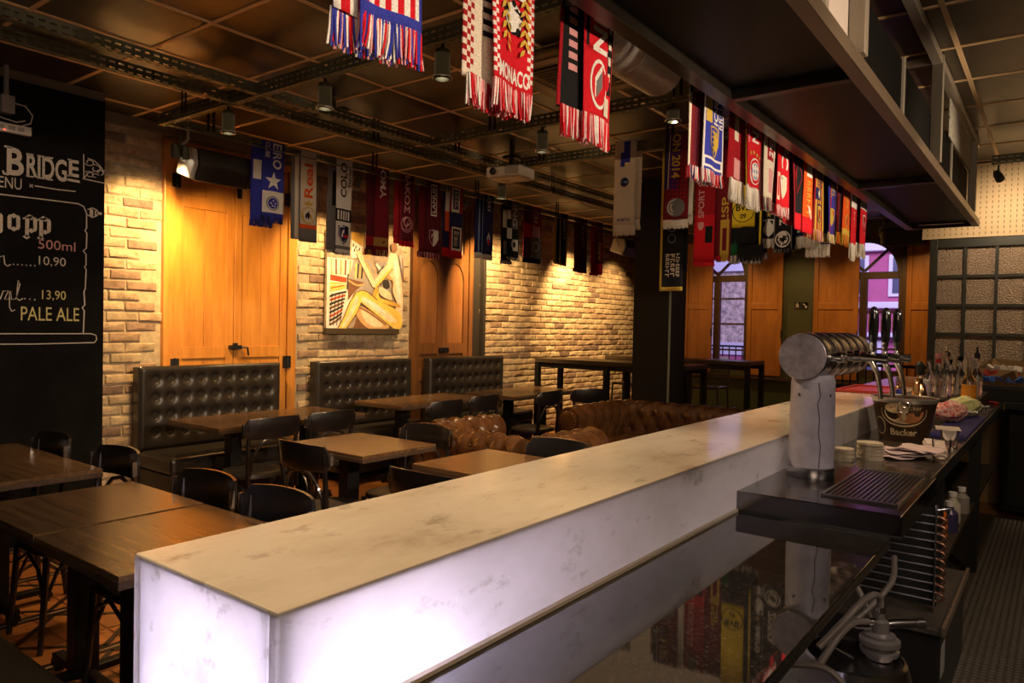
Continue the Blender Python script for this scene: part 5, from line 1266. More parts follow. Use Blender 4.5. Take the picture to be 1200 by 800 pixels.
scarf('blue, white and red scarf with a solid red end before the arched door', Wd=.19, L=.72, base='dred', bands=[(0, .25, .1, .75, 'white'), (.02, .22, .2, .65, 'navy'), (.25, .42, 0, 1, 'navy'), (.40, .64, .15, .92, 'white'), (.42, .62, .22, .85, 'black'), (.64, .72, 0, 1, 'red')], texts=[('~4', .43, .03, .21, .30, 'white', '-'), ('~6', .52, .44, .60, .45, 'cream', '0')],
      fringe=None, back=(-.09, .71, 'navy', [(0, .3, .2, .6, 'white'), (.25, .45, .2, .9, 'orange'), (.62, .71, 0, 1, 'red')]), seed=7, **wr(5.67))
scarf('navy scarf with a white year, small tricolour diamond and white fringe', Wd=.185, L=.64, base='navy', texts=[('1957', .55, .0, .16, .34, 'white', '+')], bands=[(0, .64, 0, .05, 'sky')], marks=[('tri', .55, .44, .05, 'white'), ('dia', .55, .49, .055, 'sky'), ('dia', .55, .50, .04, 'red')], fringe=('white', 'cream'), flen=.055, back=(-.10, .63, 'navy', [(0, .63, .3, .4, 'sky')]), seed=8, **wr(6.19))
scarf('black and white patchwork scarf with white letters on the wall rail', Wd=.20, L=.63, base='black', bands=[(.0, .30, .35, 1, 'grey'), (.3, .42, .0, .4, 'white'), (.42, .55, .5, .95, 'cream'), (.44, .52, .55, .8, 'black'), (.1, .2, 0, .3, 'cream')], texts=[('ING', .68, .03, .27, .42, 'white', '-')], marks=[('ring', .6, .48, .05, 'white', .7)], fringe=('black', 'cream'), flen=.03, back=(-.10, .68, 'black', [(.1, .3, .2, .7, 'cream'), (.45, .6, .3, .8, 'grey')]), seed=9, **wr(6.63))
scarf('burgundy and grey scarf flaring at its split end, over the bare brick', Wd=.20, L=.66, base='dred', bands=[(.35, .60, 0, 1, 'grey'), (.60, .66, 0, 1, 'black'), (.22, .35, .1, .9, 'pink')], texts=[('CH', .45, .03, .18, .45, 'cream', '-')], marks=[('ring', .5, .46, .06, 'cream', .8)], fringe=None, back=(-.13, .66, 'maroon', [(.2, .36, 0, 1, 'red'), (.36, .60, 0, 1, 'wine'), (.60, .66, 0, 1, 'black')]), seed=10, **wr(7.09))
scarf('dark brown scarf edged in yellow stripes on the wall rail', Wd=.19, L=.62, base='black', bands=[(0, .62, 0, .08, 'gold'), (0, .62, .86, .94, 'gold'), (.3, .45, .3, .6, 'green')], texts=[('~6', .5, .06, .32, .30, 'cream', '-')], fringe=('black', 'gold'), flen=.02, back=(-.09, .61, 'gold', [(0, .61, .3, .6, 'black')]), seed=11, **wr(7.70))
scarf('dark wine scarf with faint pale pattern, second from the right on the wall rail', Wd=.19, L=.66, base='wine', bands=[(.08, .6, .35, .65, 'navy')], texts=[('~4', .5, .08, .40, .26, 'pink', '-')], fringe=('dred', 'wine'), flen=.04, back=(-.09, .65, 'maroon'), seed=12, **wr(8.14))
scarf('scarlet and dark scarf with a red end, right of the wine scarf', Wd=.18, L=.66, base='maroon', bands=[(.55, .66, 0, 1, 'red'), (0, .55, 0, .12, 'red')], texts=[('~7', .5, .06, .5, .32, 'gold', '-')], fringe=('red',), flen=.03, back=(-.10, .68, 'red', [(.1, .5, .3, .7, 'orange')]), seed=13, **wr(8.56))
scarf('dark red scarf half hidden behind the pillar at the far end of the wall rail', Wd=.18, L=.58, base='dred', bands=[(.1, .5, .2, .8, 'wine')], fringe=('dred',), flen=.03, back=(-.08, .56, 'wine'), seed=14, **wr(10.02))
# --- along the overhead shelf
G2 = 'scarves along the overhead shelf'; XS, ZS = -1.205, 2.485
def sh_(y, **k): return dict(cat_group=G2, loc=(XS, y, ZS), rz=QY, gap=.013, **k)
scarf('red and white striped scarf with a blue border and tricolour fringe, nearest the camera', Wd=.17, L=.335, base='white', bands=[(0, .335, .06+.18*k, .06+.18*k+.09, 'red') for k in range(5)]+[(0, .335, .94, 1, 'blue'), (0, .335, 0, .06, 'blue'), (.305, .335, 0, 1, 'blue')],
      marks=[('dia', .5, .19, .085, 'gold'), ('dia', .5, .185, .078, 'blue'), ('dia', .5, .175, .068, 'white')], fringe=('red', 'white', 'blue', 'pink'), flen=.075, back=(-.055, .34, 'white', [(0, .34, .1, .25, 'red'), (0, .34, .4, .55, 'red')]), seed=21, **sh_(1.11))
scarf('red and white chequered scarf with a football in a golden wreath and white name', Wd=.185, L=.355, base='red', bands=checks(0, .345, 0, .12, 2, 'white', .0115)+checks(0, .345, .86, 1, 2, 'white', .0115)+[(.0, .13, .16, .82, 'red')],
      texts=[('MONACO', .5, .30, .345, .84, 'white', '0'), ('AS', .6, .0, .05, .3, 'white', '0')] if False else [('MONACO', .5, .298, .342, .80, 'white', '0')],
      marks=[('disc', .5, .17, .042, 'black'), ('disc', .5, .17, .0395, 'white'), ('disc', .5, .17, .014, 'black'), ('disc', .30, .155, .010, 'black'), ('disc', .68, .155, .010, 'black'), ('disc', .39, .20, .010, 'black'), ('disc', .62, .20, .010, 'black'), ('disc', .5, .133, .009, 'black'), ('rect', .5, .112, .05, 'white', .006)]
            +[('leaf', .22, .10+.026*k, .020, 'gold', .7) for k in range(6)]+[('leaf', .33, .125+.026*k, .017, 'gold', -.7) for k in range(6)]+[('leaf', .78, .10+.026*k, .020, 'gold', -.7) for k in range(6)]+[('leaf', .67, .125+.026*k, .017, 'gold', .7) for k in range(6)],
      fringe=('red', 'white', 'pink', 'dred'), flen=.07, back=(-.075, .36, 'cream', checks(0, .35, 0, .25, 3, 'dred', .014)+[(.04+.03*k, .055+.03*k, .45, .75, 'black') for k in range(7)]), seed=22, **sh_(1.545))
scarf('red scarf with white letters, a white oval badge and black zigzag edge', Wd=.175, L=.33, base='red', bands=[(0, .24, .80, .98, 'black'), (.0, .12, .06, .16, 'black')]+[(.02+.05*k, .045+.05*k, .84, .94, 'cream') for k in range(4)],
      texts=[('NI', .52, .02, .125, .48, 'white', '+')], marks=[('oval', .48, .225, .078, 'white'), ('oval', .48, .225, .066, 'red'), ('leaf', .45, .215, .060, 'white', .35), ('leaf', .47, .225, .05, 'grey', .35), ('shield', .75, .21, .028, 'red'), ('rect', .75, .285, .02, 'cream', .03)],
      fringe=('red', 'white', 'pink'), flen=.085, back=(-.085, .325, 'black', [(.01+.035*k, .03+.035*k, .25, .5, 'pink') for k in range(6)]+[(0, .32, 0, .08, 'dred')]), seed=23, **sh_(1.995))
scarf('blue scarf with yellow stripe and a netted yellow shield, white letters', Wd=.20, L=.33, base='blue', bands=[(0, .13, .08, .38, 'gold'), (.27, .315, 0, 1, 'white'), (.28, .305, .08, .92, 'blue'), (0, .33, .96, 1, 'white'), (0, .33, 0, .05, 'white')], texts=[('IORS', .58, .0, .13, .25, 'white', '+'), ('~4', .84, .03, .14, .18, 'white', '+')],
      marks=[('shield', .52, .205, .068, 'gold'), ('shield', .52, .205, .060, 'blue')]+[('rect', .52, .165+.022*k, .036-.004*max(0, k-2), 'gold', .004) for k in range(4)]+[('leaf', .52, .205, .058, 'gold', .4), ('leaf', .52, .205, .058, 'gold', -.4)], fringe=('pink', 'red', 'white', 'navy'), flen=.05, back=(-.085, .33, 'maroon', [(0, .33, .0, .12, 'cream'), (.02, .30, .3, .6, 'wine')]), seed=24, **sh_(2.94))
scarf('red scarf with a round blue-centred badge and long thick white fringe', Wd=.20, L=.315, base='red', bands=[(0, .345, .0, .05, 'dred'), (.0, .11, .12, .2, 'pink')], texts=[('EN', .56, .015, .10, .42, 'white', '-')], marks=[('star', .30, .155, .014, 'gold'), ('star', .47, .148, .014, 'gold'), ('star', .64, .155, .014, 'gold'), ('star', .81, .163, .014, 'gold'), ('disc', .55, .235, .062, 'white'), ('disc', .55, .235, .057, 'red'), ('disc', .55, .235, .042, 'white'), ('disc', .55, .235, .037, 'sky')]+[('dia', .45+.1*k, .22+.03*j, .018, 'white') for k in range(3) for j in range(2)],
      fringe=('white', 'cream'), flen=.095, back=(-.14, .305, 'dred', [(0, .12, .3, .6, 'cream'), (.2, .29, .3, .8, 'pink')]), seed=25, **sh_(3.43))
scarf('white scarf with dark red letters and mottled fringe, between two red ones', Wd=.17, L=.33, base='cream', bands=[(0, .14, .25, .85, 'dred'), (.18, .30, .35, .9, 'pink')], texts=[('BI', .55, .01, .12, .40, 'white', '-')], fringe=('grey', 'dred', 'cream'), flen=.06, back=(-.06, .32, 'pink'), seed=26, **sh_(3.665))
scarf('bright red scarf with white letters and a pale emblem', Wd=.18, L=.34, base='red', texts=[('FC', .62, .0, .14, .55, 'white', '-')], marks=[('shield', .55, .235, .062, 'cream'), ('shield', .55, .235, .05, 'green'), ('leaf', .55, .235, .05, 'red', .3), ('dia', .3, .21, .03, 'white')], bands=[(.17, .31, .02, .22, 'cream'), (.19, .29, .06, .18, 'red')], fringe=('pink', 'red', 'white'), flen=.05, back=(-.06, .33, 'dred'), seed=27, **sh_(3.875))
scarf('black scarf with a red diamond frame and a solid red end', Wd=.18, L=.42, base='black', bands=[(.33, .42, 0, 1, 'red'), (0, .42, 0, .14, 'dred')], marks=[('dia', .55, .13, .10, 'dred'), ('dia', .55, .13, .085, 'black')], fringe=None, back=(-.05, .40, 'dred'), seed=28, **sh_(4.13))
scarf('orange-red scarf with white flashes on the overhead shelf', Wd=.17, L=.42, base='orange', bands=[(0, .10, .3, .9, 'white'), (.33, .42, 0, 1, 'red')], texts=[('~6', .5, .12, .33, .35, 'gold', '-')], marks=[('leaf', .6, .30, .05, 'white', -.6)], fringe=None, back=(-.05, .41, 'red'), seed=29, **sh_(4.35))
scarf('red and yellow barred scarf with blue emblem and tassels', Wd=.18, L=.38, base='gold', bands=stripes(0, .38, 4, 'dred')+[(.13, .20, .1, .7, 'navy')], texts=[('~5', .5, .01, .13, .5, 'navy', '-')], marks=[('shield', .5, .28, .06, 'navy'), ('shield', .5, .28, .048, 'gold'), ('shield', .5, .285, .03, 'dred'), ('dia', .4, .165, .03, 'cream')], fringe=('gold', 'dred', 'pink'), flen=.06, back=(-.05, .37, 'maroon'), seed=30, **sh_(4.575))
scarf('violet blue and red scarf with a yellow shield, right of the barred one', Wd=.20, L=.37, base='blue', bands=[(0, .37, .28, .5, 'dred'), (0, .37, .72, .9, 'purple')], texts=[('~4', .55, .02, .14, .4, 'gold', '-')], marks=[('shield', .55, .26, .058, 'gold'), ('shield', .55, .26, .044, 'red'), ('shield', .55, .275, .03, 'blue')], fringe=('gold', 'cream'), flen=.05, back=(-.06, .37, 'navy', [(0, .37, .3, .6, 'dred')]), seed=31, **sh_(4.88))
scarf('dark green and red narrow scarf squeezed behind its neighbours', Wd=.10, L=.33, base='black', bands=stripes(0, .33, 2, 'maroon'), fringe=None, back=None, seed=32, **sh_(5.06))
scarf('orange scarf with yellow marks and yellow fringe near the far end', Wd=.17, L=.33, base='orange', texts=[('~4', .5, .02, .16, .4, 'gold', '-')], marks=[('disc', .5, .24, .05, 'gold'), ('disc', .5, .24, .038, 'red')], bands=[(.29, .33, 0, 1, 'gold')], fringe=('gold', 'orange'), flen=.07, back=(-.04, .32, 'red'), seed=33, **sh_(5.27))
scarf('white and red scarf with a long white tassel, second from the far end', Wd=.15, L=.37, base='red', bands=[(0, .12, 0, 1, 'white')], texts=[('~5', .5, .14, .33, .35, 'cream', '-')], fringe=('white', 'cream'), flen=.11, back=None, seed=34, **sh_(5.49))
scarf('red scarf with a white top and white shield, last at the far end', Wd=.20, L=.345, base='red', bands=[(0, .09, 0, 1, 'white')], marks=[('shield', .5, .20, .075, 'white'), ('shield', .5, .20, .065, 'dred'), ('leaf', .5, .2, .04, 'white', .3)], fringe=('white', 'cream'), flen=.09, back=(-.03, .34, 'dred'), seed=35, **sh_(5.80))
# --- on the cross beam in mid room
G3 = 'scarves on the cross beam in mid room'; YC, ZC = 4.998, 2.926
def cb(x, dy=0, dz=0, **k): return dict(cat_group=G3, loc=(x, YC+dy, ZC+dz), rz=0, gap=.010, **k)
scarf('cream scarf with a blue ribbon, small blue crest and cream fringe, left of the pillar', Wd=.185, L=.64, base='cream', texts=[('PORTO', .5, .585, .61, .62, 'blue', '0')], bands=[(0, .16, .42, .72, 'blue'), (.08, .19, .28, .48, 'blue')], marks=[('disc', .5, .31, .038, 'grey'), ('disc', .5, .31, .030, 'navy'), ('rect', .5, .31, .024, 'sky', .008)], fringe=('cream', 'white'), flen=.075, back=(.035, .60, 'cream'), seed=41, **cb(-2.715))
scarf('navy and crimson dotted scarf with gold year letters and a grey round badge', Wd=.19, L=.63, base='purple', bands=[(0, .63, 0, .14, 'navy'), (0, .44, .15, .18, 'cream'), (.18, .63, .5, 1, 'wine'), (0, .63, .62, .95, 'maroon'), (.40, .63, 0, 1, 'maroon')]+[(.22+.03*k, .228+.03*k, .2+.15*j, .24+.15*j, 'red') for k in range(12) for j in range(5)],
      texts=[('ON 2014', .45, .0, .32, .32, 'gold', '-')], marks=[('disc', .5, .535, .068, 'grey'), ('ring', .5, .535, .060, 'cream', .85), ('ring', .5, .535, .04, 'cream', .75), ('rect', .5, .56, .012, 'cream', .03)], fringe=('cream', 'white'), flen=.06, back=(.03, .60, 'white'), seed=42, **cb(-2.285))
scarf('black pennant scarf edged in gold with small white text, hanging behind the dotted scarf', Wd=.19, L=1.14, base='black', bands=[(0, 1.20, 0, .09, 'gold'), (1.11, 1.2, 0, 1, 'gold')], texts=[('Futebol', .5, .80, .84, .5, 'cream', '0') if False else ('~5', .55, .86, 1.04, .20, 'cream', '-'), ('~7', .78, .86, 1.04, .16, 'cream', '-'), ('~6', .32, .86, 1.04, .16, 'cream', '-')], marks=[('ring', .5, .66, .04, 'grey', .8), ('ring', .5, .75, .035, 'grey', .8)], fringe=None, back=(.02, 1.0, 'black'), seed=43, **cb(-2.36, .10, .0))
scarf('red scarf with pale lettering and a red end, right of the dotted scarf', Wd=.16, L=.94, base='dred', bands=[(.60, .94, 0, 1, 'red'), (.68, .80, .55, .9, 'black')], texts=[('SPORT LISI', .35, .30, .62, .28, 'pink', '+')], marks=[('shield', .35, .68, .03, 'pink')], fringe=('red', 'dred'), flen=.03, back=(.04, .9, 'maroon'), seed=44, **cb(-2.09, .05))
scarf('dark red scarf with golden letters beside the red one, in mid room', Wd=.11, L=.92, base='maroon', bands=[(.64, .92, .2, .8, 'gold'), (.70, .86, .35, .65, 'maroon')], texts=[('LISP', .5, .48, .68, .5, 'gold', '+')], fringe=('dred', 'gold'), flen=.02, back=(.03, .9, 'wine'), seed=45, **cb(-1.945, .07))
scarf('dark green scarf with a grey emblem and a small green, white and tan flag', Wd=.15, L=.90, base='black', bands=[(.74, .90, 0, 1, 'green'), (.78, .87, .35, .55, 'green'), (.78, .87, .55, .72, 'white'), (.78, .87, .72, .88, 'tan')], texts=[('IND', .5, .42, .60, .4, 'grey', '+')], marks=[('dia', .5, .67, .07, 'grey'), ('dia', .5, .67, .035, 'black')], fringe=('cream', 'grey'), flen=.06, back=(.03, .88, 'green'), seed=46, **cb(-1.825, .06))
scarf('yellow scarf with a black ring badge and black fringe, in mid room', Wd=.165, L=.66, base='yellow', bands=[(0, .66, .92, 1, 'black')], texts=[('BVB', .46, .50, .545, .62, 'black', '0'), ('09', .46, .565, .60, .25, 'black', '0')], marks=[('ring', .46, .55, .075, 'black', .93)], fringe=('black',), flen=.11, back=(.04, .78, 'black', [(0, .78, .85, .93, 'yellow')]), seed=47, **cb(-1.765, -.035, -.06))
scarf('black scarf with a four-coloured square emblem, under the yellow scarf', Wd=.12, L=.91, base='black', bands=[(.70, .77, .15, .5, 'white'), (.70, .77, .5, .85, 'red'), (.77, .84, .5, .85, 'cream'), (.77, .84, .15, .5, 'navy')], marks=[('star', .33, .735, .014, 'dred'), ('star', .68, .805, .014, 'dred')], fringe=('cream', 'grey'), flen=.05, back=(.03, .88, 'black'), seed=48, **cb(-1.74, .10))
scarf('black scarf with white lettering, a gold star and a striped white shield', Wd=.125, L=.80, base='black', texts=[('neiro', .5, .40, .58, .38, 'white', '+')], marks=[('star', .5, .635, .02, 'gold'), ('shield', .5, .725, .06, 'white'), ('shield', .5, .725, .052, 'black'), ('rect', .38, .72, .006, 'white', .045), ('rect', .5, .725, .006, 'white', .05), ('rect', .62, .72, .006, 'white', .045)], fringe=('grey', 'white'), flen=.06, back=(.03, .78, 'black'), seed=49, **cb(-1.63, .03))
scarf('black scarf with white vertical letters and a white wheel badge', Wd=.125, L=.88, base='black', bands=[(0, .88, 0, .05, 'grey'), (0, .88, .95, 1, 'grey')], texts=[('ZORYA', .5, .50, .72, .45, 'white', '+')], marks=[('disc', .5, .81, .055, 'white'), ('disc', .5, .81, .047, 'black'), ('disc', .5, .81, .036, 'white')]+[('leaf', .5, .81, .034, 'black', .6*k) for k in range(4)], fringe=('black', 'grey'), flen=.02, back=(.03, .86, 'black'), seed=50, **cb(-1.525, .0))
scarf('navy scarf with a small red crest and thick cream fringe near the olive wall', Wd=.155, L=.80, base='navy', texts=[('HAMBURG SV', .5, .745, .77, .85, 'white', '0')], marks=[('shield', .45, .67, .045, 'dred'), ('dia', .45, .67, .03, 'cream')], fringe=('cream', 'white'), flen=.075, back=(.06, .86, 'navy', [(.80, .86, .0, .4, 'cream')]), seed=51, **cb(-1.375, .02))
# ------------------------------------------------------------------ things on the bar counters
TOP = .9555
def bucket():
    t = thing('ice_bucket', 'brown steel ice bucket with a beer badge and white rim beside the beer tower', 'bucket', (-.645, 4.22, TOP))
    MB().lathe([(0, .0), (.108, .0), (.113, .01), (.150, .205), (.156, .210), (.156, .217), (.148, .217), (.143, .205), (.105, .02), (0, .02)], 48, cap=False).build('body', [plain('bucket_brown', (.075, .040, .022), .32, .3, noise=.15, nscale=20)], t)
    MB().lathe([(.1485, .196), (.157, .212), (.157, .222), (.150, .222), (.142, .20)], 48, cap=False).build('rim', [plain('bucket_rim', (.50, .46, .42), .3, .7)], t)
    a0 = math.atan2(-4.22, .645)-.02     # the badge faces the aisle end
    def fn(u, v, e=.0008): r = .111+(.150-.111)*v/.205+e; a = a0+u/.13; return (r*math.cos(a), r*math.sin(a), v)
    cols = [plain('badge_cream', (.50, .38, .20), .5), plain('badge_dark', (.018, .010, .008), .5), plain('badge_orange', (.32, .12, .035), .5)]
    b = MB()
    def ell(cu, cv, ru, rv, mi, e, a_=0, b_=2*PI, n=36): b.add([fn(cu, cv, e)]+[fn(cu+ru*math.cos(a_+(b_-a_)*k/n), cv+rv*math.sin(a_+(b_-a_)*k/n), e) for k in range(n+1)], [(0, k+1, k+2) for k in range(n)], mi)
    ell(.0, .150, .104, .072, 0, .0008, PI*.92, PI*2.08); ell(.0, .150, .094, .063, 1, .0012, PI*.94, PI*2.06); ell(0, .15, .086, .056, 0, .0016, PI*.95, PI*2.05); ell(.030, .150, .056, .052, 2, .0020, PI*.95, PI*2.05); ell(-.030, .172, .05, .026, 0, .0024)
    ell(-.125, .075, .035, .045, 0, .0008); ell(-.125, .075, .031, .041, 1, .0012)
    b.add([fn(-.075, .02), fn(.085, .02), fn(.085, .075), (fn(.06, .088)), fn(-.05, .088), fn(-.075, .075)], [tuple(range(6))], 1)
    b.build('badge', cols, t, None)
    w = MB(); put_text(w, 'Backer', -.062, .034, .130, .034, lambda u, v: fn(u, v, .0018), 0, .025); w.build('lettering', [cols[0]], t, None)
    w = MB(); put_text(w, 'etcker', .0, .166, .075, .022, lambda u, v: fn(u, v, .0028), 0, 0); w.build('upper_lettering', [cols[0]], t, None)
    h = MB(); ah = a0-.10
    h.tube([Vector(fn(0, .175, .004))+Vector((.028*math.cos(q)*math.cos(a0+PI/2), .028*math.cos(q)*math.sin(a0+PI/2), .030*math.sin(q)+.005)) for q in [2*PI*k/20 for k in range(20)]], .0045, 8, closed=True); h.lathe([(.012, 0), (.010, .01), (0, .012)], 10, fn(0, .178, 0), Matrix.Rotation(PI/2, 3, 'Y')); h.build('ring_handle', [CHROME], t)
bucket()
paper = plain('napkin_paper', (.44, .37, .32), .9, noise=.15, nscale=30); coast = plain('coaster_card', (.34, .28, .20), .85, noise=.2, nscale=40)
def stack(label, x, y, n, r, th, mat, cat, nm, part, sq=False, z=TOP):
    t = thing(nm, label, cat, (x, y, z), 0)
    for k in range(n):
        dx, dy = random.uniform(-.004, .004), random.uniform(-.004, .004)
        if sq: o = MB().box(-r, r, -r, r, 0, th).build(part, [mat], t, None, .001, (dx, dy, k*th)); o.rotation_euler = (0, 0, random.uniform(-.1, .1))
        else: MB().lathe([(r, 0), (r, th*.85)], 28).build(part, [mat], t, 40, 0, (dx, dy, k*th))
    return t
stack('stack of round brown coasters between the beer tower and the napkins', -.745, 3.36, 10, .045, .005, coast, 'coasters', 'coaster_stack', 'coaster')
stack('taller stack of round brown coasters against the folded napkins', -.655, 3.46, 14, .052, .0052, coast, 'coasters', 'coaster_stack', 'coaster')
t = thing('napkin_pile', 'crumpled pile of pinkish paper napkins in front of the ice bucket', 'napkins', (-.545, 3.62, TOP))
for k in range(7):
    rr = random.Random(k+3); o = MB().grid(lambda u, v: (-.085+.17*u+.012*math.sin(v*5+k), -.10+.20*v+.01*math.sin(u*6+k),   .010+.0055*k+.006*math.sin(u*4+k*1.7)*math.sin(v*3+k)+.0025*math.sin(u*11+k)), 18, 18)
    ob = o.build('napkin', [plain('pink_napkin', (.42, .31, .30), .9)], t, 180); ob.rotation_euler = (0, 0, rr.uniform(-.5, .5)); ob.location = (.018*k-.05, .008*k, 0); ob.modifiers.new('solid', 'SOLIDIFY').thickness = .003
t = thing('cutting_board', 'dark blue ribbed bar mat with a napkin lying on it', 'bar mat', (-.475, 4.85, TOP))
MB().box(-.085, .085, -.42, .80, 0, .018).build('mat', [plain('blue_rubber', (.028, .026, .14), .5)], t, None, .003)
for k in range(14): MB().box(-.078+.0115*k, -.072+.0115*k, -.41, .79, .018, .022).build('rib', [plain('blue_rubber', (.028, .026, .14), .5)], t, None)
t = thing('napkin', 'single flat white napkin on the blue ribbed mat', 'napkin', (-.50, 4.70, TOP+.022), .15); MB().box(-.06, .06, -.10, .10, .0, .004).build('sheet', [paper], t, None, .001)
t = thing('napkin', 'folded white napkin beside the base of the ice bucket', 'napkin', (-.475, 4.02, TOP), .2); MB().box(-.05, .06, -.13, .09, .0, .022).box(-.045, .05, -.12, .08, .022, .034).build('sheet', [paper], t, None, .004)
def glassware(label, x, y, prof, nm='drinking_glass', cat='glass', rot=None, z=TOP):
    t = thing(nm, label, cat, (x, y, z)); o = MB().lathe(prof, 28, cap=False).build('bowl', [GLASS], t); return t
glassware('small clear tumbler at the counter edge in front of the folded napkin', -.415, 3.70, [(0, .0), (.032, 0), (.034, .004), (.038, .085), (.036, .085), (.032, .010), (0, .010)])
glassware('second small clear tumbler at the counter edge, nearer the blue mat', -.43, 4.12, [(0, .0), (.034, 0), (.036, .004), (.040, .08), (.038, .08), (.034, .010), (0, .010)])
def wrapped(label, x, y, col, col2, r, ln, rz, cat):
    t = thing('wrapped_vegetable', label, cat, (x, y, TOP+.023), rz); mb = MB()
    mb.grid(lambda u, v: ((-ln/2+ln*v), r*(math.sin(PI*min(.999, max(.001, v)))**.5)*(1+.10*math.sin(u*2*PI*5+v*9)+.05*math.sin(u*2*PI*11))*math.cos(2*PI*u), r*.9+r*.9*(math.sin(PI*min(.999, max(.001, v)))**.5)*(1+.08*math.sin(u*2*PI*7+v*6))*math.sin(2*PI*u)), 36, 20)
    m, nt, b = _new('veg_'+cat); n = _noise(nt, _coord(nt, (1, 1, 1)), 28, 5); rp = _ramp(nt, n.outputs[0], [(.40, col), (.52, col2), (.62, col)]); nt.links.new(rp.outputs[0], b.inputs['Base Color']); b.inputs['Roughness'].default_value = .22
    mb.build('body', [m], t, 180)
    f = MB().grid(lambda u, v: (ln/2-.01+.05*v, (-.5+u)*.05*(1+v), r*.8+.012*math.sin(u*18)*v), 14, 4); o = f.build('film_twist', [plain('cling_film', (.8, .78, .72), .15, trans=.7)], t, 180); o.modifiers.new('solid', 'SOLIDIFY').thickness = .001
wrapped('pink and white meat tray in cling film behind the ice bucket', -.535, 5.10, (.50, .10, .10), (.70, .50, .42), .068, .26, 1.0, 'meat')
wrapped('pale green wrapped cabbage beside the pink package', -.50, 5.48, (.42, .44, .16), (.62, .60, .34), .072, .34, 1.15, 'cabbage')
def bottle(label, x, y, h, r, cap=BLACK, spout=True, fill=None, neck=.35, z=TOP, gname='clear bottles on the bar counter', band=None):
    t = thing('bottle', label, 'bottle', (x, y, z), 0, gname); n0 = h*(1-neck)
    prof = [(0, 0), (r*.9, 0), (r, .008), (r, n0*.72), (r*.85, n0*.84), (r*.42, n0), (r*.36, h*.94), (r*.42, h*.95), (r*.42, h)]
    MB().lathe(prof, 28, cap=False).build('glass', [GLASS], t)
    if fill:
        c, lv = fill; MB().lathe([(0, .006), (r*.92, .008), (r*.92, h*lv), (0, h*lv)], 24, cap=False).build('liquid', [c], t)
    if spout:
        MB().lathe([(r*.45, h-.02), (r*.48, h+.012), (r*.2, h+.02), (r*.16, h+.06), (0, h+.062)], 16, cap=False).build('pourer', [cap], t)
    elif cap: MB().lathe([(r*.47, h-.02), (r*.47, h+.014), (0, h+.016)], 16, cap=False).build('cap', [cap], t)
    if band: MB().lathe([(r*.46, h*.80), (r*.44, h*.90)], 20, cap=False).build('neck_band', [band], t)
t = thing('bottle_step', 'dark steel step under the bottle cluster on the counter', 'bottle step', (-.66, 6.15, TOP))
MB().box(-.175, .20, -.42, .78, 0, .10).build('body', [plain('step_steel', (.05, .045, .04), .3, .8)], t, None, .004)
BZ = TOP+.1005
bottle('clear bottle with a black pourer, leftmost of the bottle cluster', -.78, 6.10, .28, .040, z=BZ)
bottle('clear bottle with a pink cap and red neck band in the bottle cluster', -.74, 6.25, .29, .042, plain('pink_cap', (.60, .22, .25), .5), False, band=plain('red_band', (.45, .02, .02), .4), z=BZ)
bottle('tall clear bottle with a steel pourer in the middle of the cluster', -.66, 6.02, .31, .046, CHROME, z=BZ)
bottle('squat clear bottle with a black cap behind the steel-pourer bottle', -.62, 6.45, .27, .045, GLOSSB, False, z=BZ)
bottle('clear bottle with a dark base at the back of the cluster', -.70, 6.55, .24, .044, GLOSSB, False, z=BZ)
bottle('clear wide bottle half filled with orange juice, open topped', -.505, 5.84, .29, .045, None, False, (JUICE, .36), .40, z=BZ)
bottle('slim clear bottle with a black pourer right behind the juice bottle', -.50, 6.3, .30, .038, z=BZ)
t = thing('paper_cup', 'white paper cup standing behind the bottle cluster', 'cup', (-.60, 6.78, BZ)); MB().lathe([(0, 0), (.038, 0), (.050, .25), (.052, .25), (.052, .256), (.046, .256), (.036, .01), (0, .01)], 28, cap=False).build('cup', [WHITEP], t)
t = thing('plastic_container', 'clear plastic container with purple and white labels left of the bottles', 'container', (-.775, 5.80, BZ)); MB().box(-.045, .045, -.045, .045, 0, .13).build('body', [plain('milky_plastic', (.55, .50, .50), .3, trans=.5)], t, None, .012); MB().box(-.0, .035, -.0465, -.0445, .03, .10).build('label', [plain('lilac_label', (.34, .22, .42), .5)], t, None)
t = thing('bar_brush', 'black-headed brush standing upright left of the bottles', 'brush', (-.80, 5.92, BZ)); MB().tube([(0, 0, 0), (-.012, 0, .16)], .008, 8).build('handle', [WHITEP], t); MB().lathe([(.012, .15), (.028, .17), (.030, .23), (.012, .25), (0, .25)], 14, (-.014, 0, 0), cap=False).build('head', [BLACK], t)
t = thing('small_bottle', 'small bottle with a blue cap standing behind the bucket rim', 'bottle', (-.735, 4.62, TOP)); MB().lathe([(0, 0), (.03, 0), (.03, .15), (.014, .18), (.014, .20), (0, .20)], 20, cap=False).build('body', [WHITEP], t); MB().lathe([(.018, .195), (.018, .23), (0, .232)], 16, cap=False).build('cap', [plain('blue_cap', (.03, .05, .40), .4)], t)
for k, (x, y, h) in enumerate(((-.82, 4.75, .26), (-.75, 4.95, .28))):
    t = thing('cocktail_shaker', ('copper cocktail shaker behind the beer spouts, left one', 'copper cocktail shaker behind the beer spouts, right one')[k], 'shaker', (x+.07, y, TOP), 0, 'copper shakers'); MB().lathe([(0, 0), (.034, 0), (.036, .01), (.045, h*.62), (.043, h*.66), (.03, h*.88), (.018, h*.92), (.018, h), (0, h+.004)], 28, cap=False).build('body', [plain('copper', (.75, .50, .25), .18, 1.0)], t)
